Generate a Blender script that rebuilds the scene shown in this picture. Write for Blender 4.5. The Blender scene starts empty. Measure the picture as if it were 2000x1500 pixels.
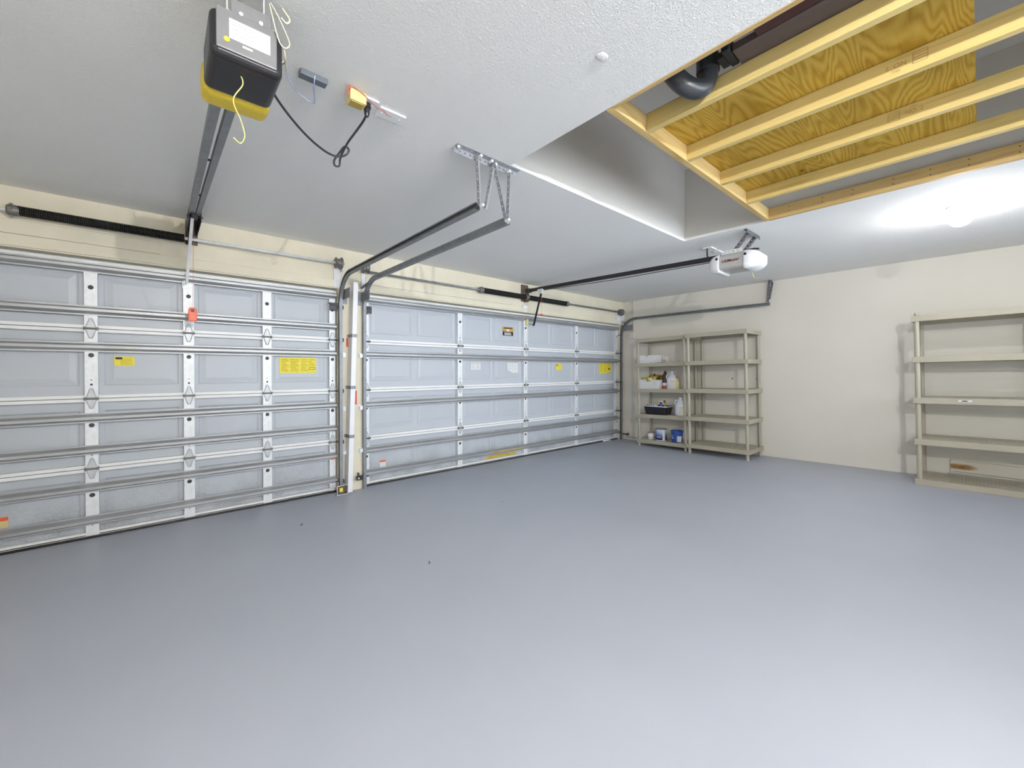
import bpy, bmesh, math, random
from mathutils import Vector, Matrix
random.seed(7)
S = bpy.context.scene
COL = S.collection
PI = math.pi
V = Vector

# ---------------------------------------------------------------- room numbers (metres)
D = 4.435          # door face
WY = 4.39          # inner face of the door wall
WX = 6.569         # right wall
H = 2.553          # ceiling
FS = 0.0232        # floor falls towards the doors
XL, YB = -1.40, -1.75
def fz(y): return FS * (D - y)

# ---------------------------------------------------------------- materials
def new_mat(name):
    m = bpy.data.materials.new(name); m.use_nodes = True
    nt = m.node_tree; b = nt.nodes['Principled BSDF']
    return m, nt, b
def setc(b, c): b.inputs['Base Color'].default_value = (c[0], c[1], c[2], 1)
def coords(nt, scale=(1, 1, 1), rot=(0, 0, 0)):
    t = nt.nodes.new('ShaderNodeTexCoord'); mp = nt.nodes.new('ShaderNodeMapping')
    mp.inputs['Scale'].default_value = scale; mp.inputs['Rotation'].default_value = rot
    nt.links.new(t.outputs['Object'], mp.inputs['Vector'])
    return mp.outputs['Vector']
def noise(nt, vec, scale, detail=4, rough=.5, dist=0):
    n = nt.nodes.new('ShaderNodeTexNoise')
    n.inputs['Scale'].default_value = scale; n.inputs['Detail'].default_value = detail
    n.inputs['Roughness'].default_value = rough; n.inputs['Distortion'].default_value = dist
    nt.links.new(vec, n.inputs['Vector']); return n.outputs['Fac']
def ramp(nt, fac, stops):
    r = nt.nodes.new('ShaderNodeValToRGB'); e = r.color_ramp.elements
    while len(e) < len(stops): e.new(.5)
    for i, (p, c) in enumerate(stops):
        e[i].position = p; e[i].color = (c[0], c[1], c[2], 1)
    nt.links.new(fac, r.inputs['Fac']); return r.outputs['Color']
def bump(nt, b, fac, strength, dist):
    n = nt.nodes.new('ShaderNodeBump'); n.inputs['Strength'].default_value = strength
    n.inputs['Distance'].default_value = dist
    nt.links.new(fac, n.inputs['Height']); nt.links.new(n.outputs['Normal'], b.inputs['Normal'])
def mat(name, c, rough=.5, metal=0, var=.06, vscale=6, bmp=0, bscale=60, bdist=.002, spec=.5, vsx=(1, 1, 1)):
    m, nt, b = new_mat(name)
    b.inputs['Roughness'].default_value = rough; b.inputs['Metallic'].default_value = metal
    b.inputs['Specular IOR Level'].default_value = spec
    vec = coords(nt, vsx)
    f = noise(nt, vec, vscale, 5, .6)
    lo = tuple(x * (1 - var) for x in c); hi = tuple(min(1, x * (1 + var)) for x in c)
    nt.links.new(ramp(nt, f, [(.3, lo), (.7, hi)]), b.inputs['Base Color'])
    if bmp: bump(nt, b, noise(nt, vec, bscale, 3, .55), bmp, bdist)
    return m
def emit(name, c, s):
    m, nt, b = new_mat(name); setc(b, c)
    b.inputs['Emission Color'].default_value = (*c, 1); b.inputs['Emission Strength'].default_value = s
    return m

M = {}
M['wall'] = mat('cream_wall_paint', (.73, .70, .63), .75, var=.025, vscale=1.2, bmp=.08, bscale=220, bdist=.001, spec=.25)
M['header'] = mat('cream_header_paint', (.72, .665, .53), .7, var=.07, vscale=2.2, bmp=.06, bscale=150, bdist=.001, spec=.25)
M['loft'] = mat('loft_drywall', (.62, .60, .56), .8, var=.03, vscale=1.5, spec=.2)
def m_ceiling():
    m, nt, b = new_mat('textured_ceiling'); b.inputs['Roughness'].default_value = .8
    b.inputs['Specular IOR Level'].default_value = .2
    vec = coords(nt)
    nt.links.new(ramp(nt, noise(nt, vec, 1.0, 3), [(.3, (.83, .83, .815)), (.7, (.87, .87, .855))]), b.inputs['Base Color'])
    f = noise(nt, vec, 95, 3, .6, 1.0)
    r = nt.nodes.new('ShaderNodeValToRGB'); r.color_ramp.elements[0].position = .42; r.color_ramp.elements[1].position = .62
    nt.links.new(f, r.inputs['Fac'])
    bump(nt, b, r.outputs['Color'], .5, .004)
    return m
M['ceiling'] = m_ceiling()
def m_floor():
    m, nt, b = new_mat('grey_epoxy_floor')
    vec = coords(nt)
    nt.links.new(ramp(nt, noise(nt, vec, .9, 4, .5), [(.3, (.395, .42, .485)), (.7, (.43, .455, .52))]), b.inputs['Base Color'])
    rr = nt.nodes.new('ShaderNodeMapRange'); rr.inputs['To Min'].default_value = .36; rr.inputs['To Max'].default_value = .48
    nt.links.new(noise(nt, vec, 3, 3), rr.inputs['Value']); nt.links.new(rr.outputs['Result'], b.inputs['Roughness'])
    bump(nt, b, noise(nt, vec, 9, 3), .05, .004)
    return m
M['floor'] = m_floor()
def m_skin(name, c):
    m, nt, b = new_mat(name); b.inputs['Roughness'].default_value = .42
    vec = coords(nt)
    geo = nt.nodes.new('ShaderNodeTexCoord'); sep = nt.nodes.new('ShaderNodeSeparateXYZ')
    nt.links.new(geo.outputs['Object'], sep.inputs[0])
    # dirt splashed over the lowest part of the door
    mr = nt.nodes.new('ShaderNodeMapRange'); mr.inputs['From Min'].default_value = .0; mr.inputs['From Max'].default_value = .42
    mr.inputs['To Min'].default_value = .62; mr.inputs['To Max'].default_value = 0
    nt.links.new(sep.outputs['Z'], mr.inputs['Value'])
    n1 = noise(nt, vec, 70, 5, .7); n2 = noise(nt, vec, 5, 3)
    mu = nt.nodes.new('ShaderNodeMath'); mu.operation = 'MULTIPLY'; nt.links.new(n1, mu.inputs[0]); nt.links.new(n2, mu.inputs[1])
    st = nt.nodes.new('ShaderNodeMapRange'); st.inputs['From Min'].default_value = .18; st.inputs['From Max'].default_value = .36
    nt.links.new(mu.outputs[0], st.inputs['Value'])
    m2 = nt.nodes.new('ShaderNodeMath'); m2.operation = 'MULTIPLY'; nt.links.new(st.outputs['Result'], m2.inputs[0]); nt.links.new(mr.outputs['Result'], m2.inputs[1])
    mix = nt.nodes.new('ShaderNodeMix'); mix.data_type = 'RGBA'
    nt.links.new(m2.outputs[0], mix.inputs['Factor'])
    nt.links.new(ramp(nt, noise(nt, vec, 2, 3), [(.3, tuple(x * .97 for x in c)), (.7, c)]), mix.inputs['A'])
    mix.inputs['B'].default_value = (.17, .155, .13, 1)
    nt.links.new(mix.outputs['Result'], b.inputs['Base Color'])
    bump(nt, b, noise(nt, coords(nt, (1, 1, .15)), 160, 2), .06, .001)
    return m
M['skin'] = m_skin('door_steel_paint', (.485, .515, .555))
M['rail'] = mat('white_door_rail', (.80, .80, .79), .4, var=.03)
M['dirty'] = mat('grimy_door_edge', (.40, .375, .33), .6, var=.35, vscale=18)
M['galv'] = mat('galvanised_steel', (.76, .775, .79), .42, .12, var=.08, vscale=30)
M['strut'] = mat('galvanised_strut', (.40, .405, .41), .44, .5, var=.14, vscale=9, vsx=(.3, 1, 4))
M['track'] = mat('dull_track_steel', (.25, .26, .275), .5, .55, var=.15, vscale=12)
M['strap'] = mat('punched_steel', (.38, .39, .42), .42, .5, var=.15, vscale=25)
M['strapd'] = mat('dark_punched_steel', (.17, .175, .19), .45, .6, var=.15, vscale=25)
M['hinge'] = mat('hinge_steel', (.54, .56, .58), .42, .25, var=.1, vscale=30)
M['dark'] = mat('dark_steel', (.07, .07, .075), .5, .4, var=.2, vscale=20)
M['spring'] = mat('black_spring_wire', (.013, .012, .011), .62, 0, var=.3, vscale=15, spec=.3)
M['brownsteel'] = mat('rusty_brown_bracket', (.14, .105, .075), .6, .3, var=.3, vscale=25)
M['cast'] = mat('grey_cast_metal', (.20, .19, .18), .55, .5, var=.25, vscale=30)
M['rubber'] = mat('black_rubber', (.03, .03, .03), .7)
M['beige'] = mat('beige_shelf_plastic', (.415, .38, .295), .48, var=.03, vscale=4)
M['blackpl'] = mat('black_plastic', (.016, .015, .018), .35, var=.1)
M['greyplate'] = mat('grey_back_plate', (.23, .23, .24), .38, .35, var=.08, vscale=12)
M['yellowpl'] = mat('yellow_plastic', (.66, .49, .035), .4, var=.04)
M['white'] = mat('white_plastic', (.82, .83, .84), .35, var=.02)
M['whitepaint'] = mat('white_painted_metal', (.80, .80, .82), .4, var=.03, vscale=9)
M['paper'] = mat('white_paper', (.72, .72, .70), .7, var=.02)
M['ylabel'] = mat('yellow_label', (.80, .67, .05), .55, var=.08, vscale=40)
M['ink'] = mat('black_ink', (.03, .03, .03), .7)
M['inkgrey'] = mat('grey_ink', (.42, .42, .43), .7)
M['inky'] = mat('olive_ink', (.52, .42, .03), .7)
M['orange'] = mat('orange_red_plastic', (.76, .11, .035), .4, var=.03)
M['redink'] = mat('dark_red_ink', (.17, .02, .018), .5)
M['redwire'] = mat('red_wire', (.50, .13, .10), .5)
M['redtape'] = mat('red_tape', (.60, .11, .05), .6, var=.15, vscale=20)
M['wire'] = mat('cream_wire', (.75, .70, .52), .5)
M['bluewire'] = mat('pale_blue_wire', (.42, .48, .72), .5)
M['yelwire'] = mat('pale_yellow_wire', (.78, .72, .25), .5)
M['blackcord'] = mat('black_cord', (.03, .03, .032), .45)
M['aluminium'] = mat('brushed_aluminium', (.62, .62, .60), .35, .6, var=.05, vscale=8, vsx=(.2, .2, 8))
M['gunbox'] = mat('slate_plastic', (.12, .14, .16), .45)
M['cream'] = mat('cream_plastic', (.68, .55, .26), .45, var=.03)
M['duct'] = mat('ivory_plastic', (.66, .63, .55), .5)
M['abs'] = mat('black_pipe_plastic', (.028, .031, .036), .33)
M['oldwood'] = mat('dark_stained_board', (.10, .075, .068), .6, var=.35, vscale=5, vsx=(1, .3, 1))
M['dkred'] = mat('dark_maroon_board', (.045, .012, .014), .6)
M['black'] = mat('matt_black', (.012, .012, .012), .6)
M['glass_l'] = mat('frosted_white_lens', (.80, .82, .86), .22, var=.01)
M['curb'] = M['floor']
def m_wood(name, axis, c1, c2, c3, sc=1.0):
    m, nt, b = new_mat(name); b.inputs['Roughness'].default_value = .62; b.inputs['Specular IOR Level'].default_value = .3
    s = [22, 22, 22]; s[axis] = 1.4
    vec = coords(nt, tuple(x * sc for x in s))
    f = noise(nt, vec, 1.0, 6, .6, 1.1)
    c = ramp(nt, f, [(.25, c3), (.45, c1), (.75, c2)])
    s2 = [9, 9, 9]; s2[axis] = 3.2
    k = noise(nt, coords(nt, tuple(s2)), 1.0, 2, .5)
    kn = ramp(nt, k, [(.0, (.25, .13, .05)), (.24, (.45, .28, .10)), (.29, (1, 1, 1))])
    mix = nt.nodes.new('ShaderNodeMix'); mix.data_type = 'RGBA'; mix.blend_type = 'MULTIPLY'; mix.inputs['Factor'].default_value = .75
    nt.links.new(c, mix.inputs['A']); nt.links.new(kn, mix.inputs['B'])
    nt.links.new(mix.outputs['Result'], b.inputs['Base Color'])
    bump(nt, b, f, .15, .002)
    return m
M['pine'] = m_wood('pine_stud_wood', 1, (.60, .46, .175), (.67, .53, .235), (.48, .335, .10))
M['pine2'] = m_wood('aged_pine_wood', 1, (.50, .345, .14), (.58, .42, .19), (.36, .22, .08))
M['pinex'] = m_wood('pine_ledger_wood', 0, (.58, .41, .17), (.66, .49, .22), (.40, .24, .08))
def m_ply():
    m, nt, b = new_mat('plywood_sheet'); b.inputs['Roughness'].default_value = .6; b.inputs['Specular IOR Level'].default_value = .3
    f = noise(nt, coords(nt, (.36, 2.6, 1)), 1.5, 2.5, .45, .5)
    mu = nt.nodes.new('ShaderNodeMath'); mu.operation = 'MULTIPLY'; mu.inputs[1].default_value = 210; nt.links.new(f, mu.inputs[0])
    sn_ = nt.nodes.new('ShaderNodeMath'); sn_.operation = 'SINE'; nt.links.new(mu.outputs[0], sn_.inputs[0])
    mr = nt.nodes.new('ShaderNodeMapRange'); mr.inputs['From Min'].default_value = -1; nt.links.new(sn_.outputs[0], mr.inputs['Value'])
    fib = noise(nt, coords(nt, (3, 90, 1)), 1.0, 3, .6)
    mm = nt.nodes.new('ShaderNodeMix'); mm.data_type = 'FLOAT'; mm.inputs[0].default_value = .5
    nt.links.new(mr.outputs['Result'], mm.inputs[2]); nt.links.new(fib, mm.inputs[3])
    c = ramp(nt, mm.outputs[0], [(.1, (.33, .175, .014)), (.45, (.47, .29, .034)), (.85, (.55, .36, .068))])
    c2 = ramp(nt, noise(nt, coords(nt, (1.4, 2.2, 1)), 1.6, 4, .6), [(.3, (.72, .70, .60)), (.6, (1, 1, 1))])
    kn = ramp(nt, noise(nt, coords(nt, (4.5, 9, 1)), 1.0, 1, .5), [(.0, (.16, .07, .03)), (.225, (.35, .2, .1)), (.25, (1, 1, 1))])
    mx = nt.nodes.new('ShaderNodeMix'); mx.data_type = 'RGBA'; mx.blend_type = 'MULTIPLY'; mx.inputs['Factor'].default_value = 1
    nt.links.new(c, mx.inputs['A']); nt.links.new(c2, mx.inputs['B'])
    m3 = nt.nodes.new('ShaderNodeMix'); m3.data_type = 'RGBA'; m3.blend_type = 'MULTIPLY'; m3.inputs['Factor'].default_value = .8
    nt.links.new(mx.outputs['Result'], m3.inputs['A']); nt.links.new(kn, m3.inputs['B'])
    nt.links.new(m3.outputs['Result'], b.inputs['Base Color'])
    return m
M['ply'] = m_ply()

# ---------------------------------------------------------------- mesh builder
class MB:
    def __init__(s): s.v = []; s.f = []
    def add(s, vs, fs):
        o = len(s.v); s.v += [V(p) for p in vs]; s.f += [tuple(i + o for i in f) for f in fs]; return s
    def box(s, x0, y0, z0, x1, y1, z1):
        return s.add([(x0, y0, z0), (x1, y0, z0), (x1, y1, z0), (x0, y1, z0), (x0, y0, z1), (x1, y0, z1), (x1, y1, z1), (x0, y1, z1)],
                     [(0, 3, 2, 1), (4, 5, 6, 7), (0, 1, 5, 4), (1, 2, 6, 5), (2, 3, 7, 6), (3, 0, 4, 7)])
    def bar(s, p, q, w, h, up=(0, 0, 1)):
        p, q = V(p), V(q); d = (q - p).normalized(); r = d.cross(V(up)).normalized(); u = r.cross(d)
        vs = []
        for c in (p, q):
            for a, b in ((-1, -1), (1, -1), (1, 1), (-1, 1)): vs.append(c + r * (a * w / 2) + u * (b * h / 2))
        return s.add(vs, [(0, 1, 2, 3), (7, 6, 5, 4), (0, 4, 5, 1), (1, 5, 6, 2), (2, 6, 7, 3), (3, 7, 4, 0)])
    def tube(s, pts, r, n=8, caps=True):
        pts = [V(p) for p in pts]; rs = r if isinstance(r, (list, tuple)) else [r] * len(pts)
        d0 = (pts[1] - pts[0]).normalized(); a = V((0, 0, 1)) if abs(d0.z) < .9 else V((1, 0, 0))
        nrm = d0.cross(a).normalized(); vs = []; fs = []
        for i, p in enumerate(pts):
            d = (pts[min(i + 1, len(pts) - 1)] - pts[max(i - 1, 0)]).normalized()
            nrm = (nrm - d * nrm.dot(d)).normalized(); bn = d.cross(nrm)
            for k in range(n):
                t = 2 * PI * k / n; vs.append(p + (nrm * math.cos(t) + bn * math.sin(t)) * rs[i])
        for i in range(len(pts) - 1):
            for k in range(n): fs.append((i * n + k, i * n + (k + 1) % n, (i + 1) * n + (k + 1) % n, (i + 1) * n + k))
        if caps:
            fs.append(tuple(range(n))[::-1]); fs.append(tuple((len(pts) - 1) * n + k for k in range(n)))
        return s.add(vs, fs)
    def cyl(s, p, q, r, n=16): return s.tube([p, q], r, n)
    def lathe(s, prof, c=(0, 0, 0), n=20, axis='z', caps=True):
        c = V(c); vs = []; fs = []
        for r, z in prof:
            for k in range(n):
                t = 2 * PI * k / n; a, b = r * math.cos(t), r * math.sin(t)
                vs.append(c + (V((a, b, z)) if axis == 'z' else V((z, a, b)) if axis == 'x' else V((b, z, a))))
        m = len(prof)
        for i in range(m - 1):
            for k in range(n): fs.append((i * n + k, i * n + (k + 1) % n, (i + 1) * n + (k + 1) % n, (i + 1) * n + k))
        if caps:
            fs.append(tuple(range(n))[::-1]); fs.append(tuple((m - 1) * n + k for k in range(n)))
        return s.add(vs, fs)
    def sheet(s, prof, path, side, ups):
        # prof: (a along side, b along ups[i]) carried along path
        vs = []; fs = []; n = len(prof); side = V(side)
        for p, u in zip(path, ups):
            for a, b in prof: vs.append(V(p) + side * a + V(u) * b)
        for i in range(len(path) - 1):
            for k in range(n - 1): fs.append((i * n + k, i * n + k + 1, (i + 1) * n + k + 1, (i + 1) * n + k))
        return s.add(vs, fs)
    def plate(s, o, du, dv, L, W, holes, t, nn=12):
        # strip with round holes: o corner, du along, dv across; holes = [(a, b, r)] sorted by a
        o, du, dv = V(o), V(du).normalized(), V(dv).normalized(); dn = du.cross(dv).normalized() * t
        if not holes: cuts = [0, L]
        else: cuts = [0] + [(holes[i][0] + holes[i + 1][0]) / 2 for i in range(len(holes) - 1)] + [L]
        for i in range(len(cuts) - 1):
            a0, a1 = cuts[i], cuts[i + 1]
            def P(a, b, k): return o + du * a + dv * b + dn * k
            if not holes:
                s.add([P(0, 0, 0), P(L, 0, 0), P(L, W, 0), P(0, W, 0), P(0, 0, 1), P(L, 0, 1), P(L, W, 1), P(0, W, 1)],
                      [(3, 2, 1, 0), (4, 5, 6, 7), (0, 1, 5, 4), (1, 2, 6, 5), (2, 3, 7, 6), (3, 0, 4, 7)]); return s
            ca, cb, r = holes[i]
            angs = [2 * PI * k / nn for k in range(nn)] + [math.atan2(y - cb, x - ca) % (2 * PI) for x in (a0, a1) for y in (0, W)]
            angs = sorted(set(round(x, 6) for x in angs)); m = len(angs); ring = []
            for t_ in angs:
                c_, s_ = math.cos(t_), math.sin(t_)
                k1 = ((a1 - ca) / c_) if c_ > 1e-9 else ((a0 - ca) / c_) if c_ < -1e-9 else 1e9
                k2 = ((W - cb) / s_) if s_ > 1e-9 else ((0 - cb) / s_) if s_ < -1e-9 else 1e9
                k = min(k1, k2); ring.append(((ca + r * c_, cb + r * s_), (ca + k * c_, cb + k * s_)))
            vs = [P(*q[j], k) for k in (0, 1) for j in (0, 1) for q in ring]; fs = []
            for q in range(m):
                e = (q + 1) % m
                fs += [(q, e, m + e, m + q)[::-1], (2 * m + q, 2 * m + e, 3 * m + e, 3 * m + q), (q, e, 2 * m + e, 2 * m + q), (m + q, m + e, 3 * m + e, 3 * m + q)[::-1]]
            s.add(vs, fs)
        return s
    def ball(s, c, r, n=16, sq=(1, 1, 1)):
        prof = [(max(1e-4, r * math.sin(PI * i / n)), -r * math.cos(PI * i / n)) for i in range(n + 1)]
        o = len(s.v); s.lathe(prof, (0, 0, 0), n * 2)
        for i in range(o, len(s.v)): s.v[i] = V((s.v[i].x * sq[0], s.v[i].y * sq[1], s.v[i].z * sq[2])) + V(c)
        return s
    def build(s, name, m, parent=None, smooth=False, bevel=0, solid=0, local=False, seg=2):
        me = bpy.data.meshes.new(name); o = org(parent) if parent is not None and not local else V((0, 0, 0))
        me.from_pydata([tuple(p - o) for p in s.v], [], s.f)
        bm = bmesh.new(); bm.from_mesh(me); bmesh.ops.recalc_face_normals(bm, faces=bm.faces); bm.to_mesh(me); bm.free()
        me.materials.append(M[m] if isinstance(m, str) else m)
        if smooth:
            for p in me.polygons: p.use_smooth = True
        ob = bpy.data.objects.new(name, me); COL.objects.link(ob)
        if parent is not None: ob.parent = parent
        if solid:
            md = ob.modifiers.new('thickness', 'SOLIDIFY'); md.thickness = solid; md.offset = 0
        if bevel:
            md = ob.modifiers.new('soft_edges', 'BEVEL'); md.width = bevel; md.segments = seg; md.limit_method = 'ANGLE'; md.angle_limit = math.radians(40)
        return ob
def org(p):
    o = V((0, 0, 0))
    while p is not None: o = o + p.location; p = p.parent
    return o
def tag(o, label=None, cat=None, group=None, kind=None):
    if label: o['label'] = label
    if cat: o['category'] = cat
    if group: o['group'] = group
    if kind: o['kind'] = kind
    return o
def thing(name, label, cat, loc=(0, 0, 0), group=None):
    o = bpy.data.objects.new(name, None); COL.objects.link(o); o.location = loc; o.empty_display_size = .05
    return tag(o, label, cat, group)
def struct(o): o['kind'] = 'structure'; return o
def inst(o, parent, off):
    c = o.copy(); COL.objects.link(c); c.parent = parent; c.location = V(o.location) + V(off); return c
def copy_tree(o, parent=None):
    c = o.copy(); COL.objects.link(c); c.parent = parent
    for ch in list(o.children): copy_tree(ch, c)
    return c
def text(s, size, m, name, parent, mw, depth=.0006, bold=0):
    cu = bpy.data.curves.new(name, 'FONT'); cu.body = s; cu.size = size; cu.extrude = depth; cu.offset = bold; cu.align_x = 'CENTER'; cu.align_y = 'CENTER'
    tmp = bpy.data.objects.new('tmp_text', cu); COL.objects.link(tmp)
    dg = bpy.context.evaluated_depsgraph_get(); me = bpy.data.meshes.new_from_object(tmp.evaluated_get(dg))
    bpy.data.objects.remove(tmp); bpy.data.curves.remove(cu)
    me.transform(mw); o = org(parent)
    me.transform(Matrix.Translation(-o)); me.materials.clear(); me.materials.append(M[m])
    ob = bpy.data.objects.new(name, me); COL.objects.link(ob); ob.parent = parent
    return ob
def frame(o, ex, ey):
    ex, ey = V(ex).normalized(), V(ey).normalized(); ez = ex.cross(ey)
    m = Matrix((ex, ey, ez)).transposed().to_4x4(); m.translation = V(o); return m
def smooth_path(pts, n=6):
    pts = [V(p) for p in pts]; out = []
    P = [pts[0]] + pts + [pts[-1]]
    for i in range(1, len(P) - 2):
        for k in range(n):
            t = k / n; a, b, c, d = P[i - 1], P[i], P[i + 1], P[i + 2]
            out.append(.5 * ((2 * b) + (c - a) * t + (2 * a - 5 * b + 4 * c - d) * t * t + (3 * b - a - 3 * c + d) * t ** 3))
    out.append(pts[-1]); return out

# ================================================================ setting
OX0, OX1, OY0, OY1 = 1.648, 3.90, -.75, 1.907      # opening in the ceiling
LZ = 3.25
m = MB(); m.add([(XL, YB, fz(YB)), (WX, YB, fz(YB)), (WX, 4.468, fz(4.468)), (XL, 4.468, fz(4.468)), (XL, YB, -.3), (WX, YB, -.3), (WX, 4.468, -.3), (XL, 4.468, -.3)],
                [(0, 1, 2, 3), (7, 6, 5, 4), (0, 4, 5, 1), (1, 5, 6, 2), (2, 6, 7, 3), (3, 7, 4, 0)])
struct(m.build('floor', 'floor'))
T = .02
m = MB()
m.box(XL, YB, H, OX0, WY + .2, H + T).box(OX1, YB, H, WX + .05, WY + .2, H + T).box(OX0, OY1, H, OX1, WY + .2, H + T).box(OX0, YB, H, OX1, OY0, H + T)
struct(m.build('ceiling', 'ceiling'))
# loft above the opening
struct(MB().box(OX0, OY1, H + T, OX1, OY1 + .06, LZ).build('wall_loft_front', 'loft'))
struct(MB().box(OX1, OY0 - .3, H + T, OX1 + .06, OY1 + .06, LZ).build('wall_loft_right', 'loft'))
struct(MB().box(OX0 - .06, OY0 - .3, H + T, OX0, OY1 + .06, LZ).build('wall_loft_left', 'loft'))
struct(MB().box(OX0 - .06, OY0 - .36, H + T, OX1 + .06, OY0 - .3, LZ).build('wall_loft_back', 'loft'))
struct(MB().box(OX0 - .06, OY0 - .36, LZ, OX1 + .06, OY1 + .06, LZ + .05).build('ceiling_loft', 'loft'))
# door wall with two openings
DL0, DL1, DR0, DR1, DT = -1.026, 1.411, 1.684, 6.481, 2.135
m = MB()
m.box(XL, WY, -.05, DL0, WY + .25, H).box(DL1, WY, -.05, DR0, WY + .25, H).box(DR1, WY, -.05, WX, WY + .25, H)
m.box(DL0, WY, DT, DL1, WY + .25, H).box(DR0, WY, DT, DR1, WY + .25, H)
struct(m.build('wall_front', 'header'))
struct(MB().box(WX, YB - .1, -.1, WX + .12, WY + .25, H).build('wall_right', 'wall'))
struct(MB().box(XL - .12, YB - .1, -.1, XL, WY + .25, H).build('wall_left', 'wall'))
# back wall, behind the photographer, with a wide window opening and a house door
WB = (1.2, 5.9, 1.0, 2.35)
m = MB(); a, b_, c, d = WB
m.box(XL, YB - .12, -.1, a, YB, H).box(b_, YB - .12, -.1, WX, YB, H).box(a, YB - .12, -.1, b_, YB, c).box(a, YB - .12, d, b_, YB, H)
struct(m.build('wall_back', 'wall'))
m = MB()
for x in (a + .03, (a + b_) / 2, b_ - .03): m.box(x - .03, YB - .10, c, x + .03, YB - .03, d)
for z in (c + .03, d - .03): m.box(a, YB - .10, z - .03, b_, YB - .03, z + .03)
struct(m.build('window_1', 'whitepaint'))
# boards on the header above the doors
struct(MB().box(-1.2, WY - .012, 2.145, 1.40, WY, 2.225).build('trim_1', 'header', bevel=.003))
struct(MB().box(-1.2, WY - .010, 2.229, .01, WY, 2.325).build('trim_2', 'header', bevel=.003))
struct(MB().box(1.70, WY - .012, 2.145, 6.40, WY, 2.215).build('trim_3', 'header', bevel=.003))
struct(MB().box(1.70, WY - .010, 2.219, 3.80, WY, 2.30).build('trim_4', 'header', bevel=.003))
# low painted curb at the foot of the right wall
struct(MB().box(WX - .012, -1.2, .04, WX, 4.30, .06).build('baseboard_right', 'floor'))

# ================================================================ garage doors
SEC = .5334
def stile_mesh(h, w):
    # front plate with holes and two side flanges, local origin bottom centre at the front plane
    m = MB()
    holes = [(.075, w / 2, .004), (.105, w / 2, .008), (.14, w / 2, .004), (h - .29 if False else h - .205, w / 2, .0165), (h - .04, w / 2, .004)]
    m.plate((w / 2, 0, .002), (0, 0, 1), (-1, 0, 0), h - .004, w, holes, .0016)
    m.box(-w / 2, 0, .002, -w / 2 + .0016, .045, h - .002); m.box(w / 2 - .0016, 0, .002, w / 2, .045, h - .002)
    m.box(-w / 2 + .002, .022, .004, w / 2 - .002, .024, h - .004)      # dark strip standing in for the shade seen through the holes
    return m
def hinge_mesh(w=.07):
    m = MB()
    for sgn in (1, -1):
        # a leaf: wide at the pin, narrow at its tip, with two raised ribs
        y0 = -.004
        pts = [(-.030, .004), (.030, .004), (.011, .078), (-.011, .078)]
        vs = [(x, y, z * sgn) for y in (y0, 0) for x, z in pts]
        m.add(vs, [(0, 1, 2, 3), (7, 6, 5, 4), (0, 4, 5, 1), (1, 5, 6, 2), (2, 6, 7, 3), (3, 7, 4, 0)])
        for k in (-1, 1): m.tube([(k * .026, y0 - .002, sgn * .012), (k * .008, y0 - .002, sgn * .072)], .0035, 6)
        m.tube([(-.008, y0 - .002, sgn * .072), (.008, y0 - .002, sgn * .072)], .0035, 6)
        for z in (.03, .055, .066): m.cyl((0, y0, sgn * z), (0, y0 - .005, sgn * z), .0052, 8)
    return m
def hinge_pin():
    m = MB(); m.cyl((-.040, -.010, 0), (.040, -.010, 0), .0075, 10)
    for k in (-1, 1): m.box(k * .036 - .003, -.022, -.013, k * .036 + .003, .0, .013)
    return m
def strut_obj(x0, x1, z, parent, m_='strut'):
    prof = [(0, .037), (0, .026), (.046, .009), (.046, -.009), (0, -.026), (0, -.037)]
    m = MB(); path = [(x0, D - .003, z), (x1, D - .003, z)]
    m.sheet(prof, path, (0, -1, 0), [(0, 0, 1)] * 2)
    return m.build('strut', m_, parent, solid=.0016)
def panel_section(x0, x1, z0, z1, cells, parent):
    y = D + .045; d = .006; m = MB()
    pz0, pz1 = z0 + .095, z1 - .095
    def q(xa, xb, za, zb, yy=y): m.add([(xa, yy, za), (xb, yy, za), (xb, yy, zb), (xa, yy, zb)], [(0, 1, 2, 3)])
    q(x0, x1, z0, pz0); q(x0, x1, pz1, z1)
    xs = [x0] + [c for cell in cells for c in cell] + [x1]
    for i in range(0, len(xs), 2): q(xs[i], xs[i + 1], pz0, pz1)
    for xa, xb in cells:
        rings = [(0, 0), (.012, d), (.020, d), (.055, .001), (.058, .001)]
        vs = []
        for ins, dy in rings:
            vs += [(xa + ins, y + dy, pz0 + ins), (xb - ins, y + dy, pz0 + ins), (xb - ins, y + dy, pz1 - ins), (xa + ins, y + dy, pz1 - ins)]
        fs = [(r * 4 + k, r * 4 + (k + 1) % 4, r * 4 + 4 + (k + 1) % 4, r * 4 + 4 + k) for r in range(len(rings) - 1) for k in range(4)]
        fs.append(tuple(range(len(vs) - 4, len(vs)))); m.add(vs, fs)
    o = m.build('panel', 'skin', parent)
    r = MB()                                       # white lips along the section's top and bottom
    r.box(x0, D + .001, z0 + .0025, x1, y - .0005, z0 + .026).box(x0, D + .001, z1 - .026, x1, y - .0005, z1 - .0025)
    r.build('rail', 'rail', o)
    b = MB(); b.box(x0, y + .03, z0, x1, y + .034, z1); b.build('outer_skin', 'rail', o)
    return o
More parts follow.
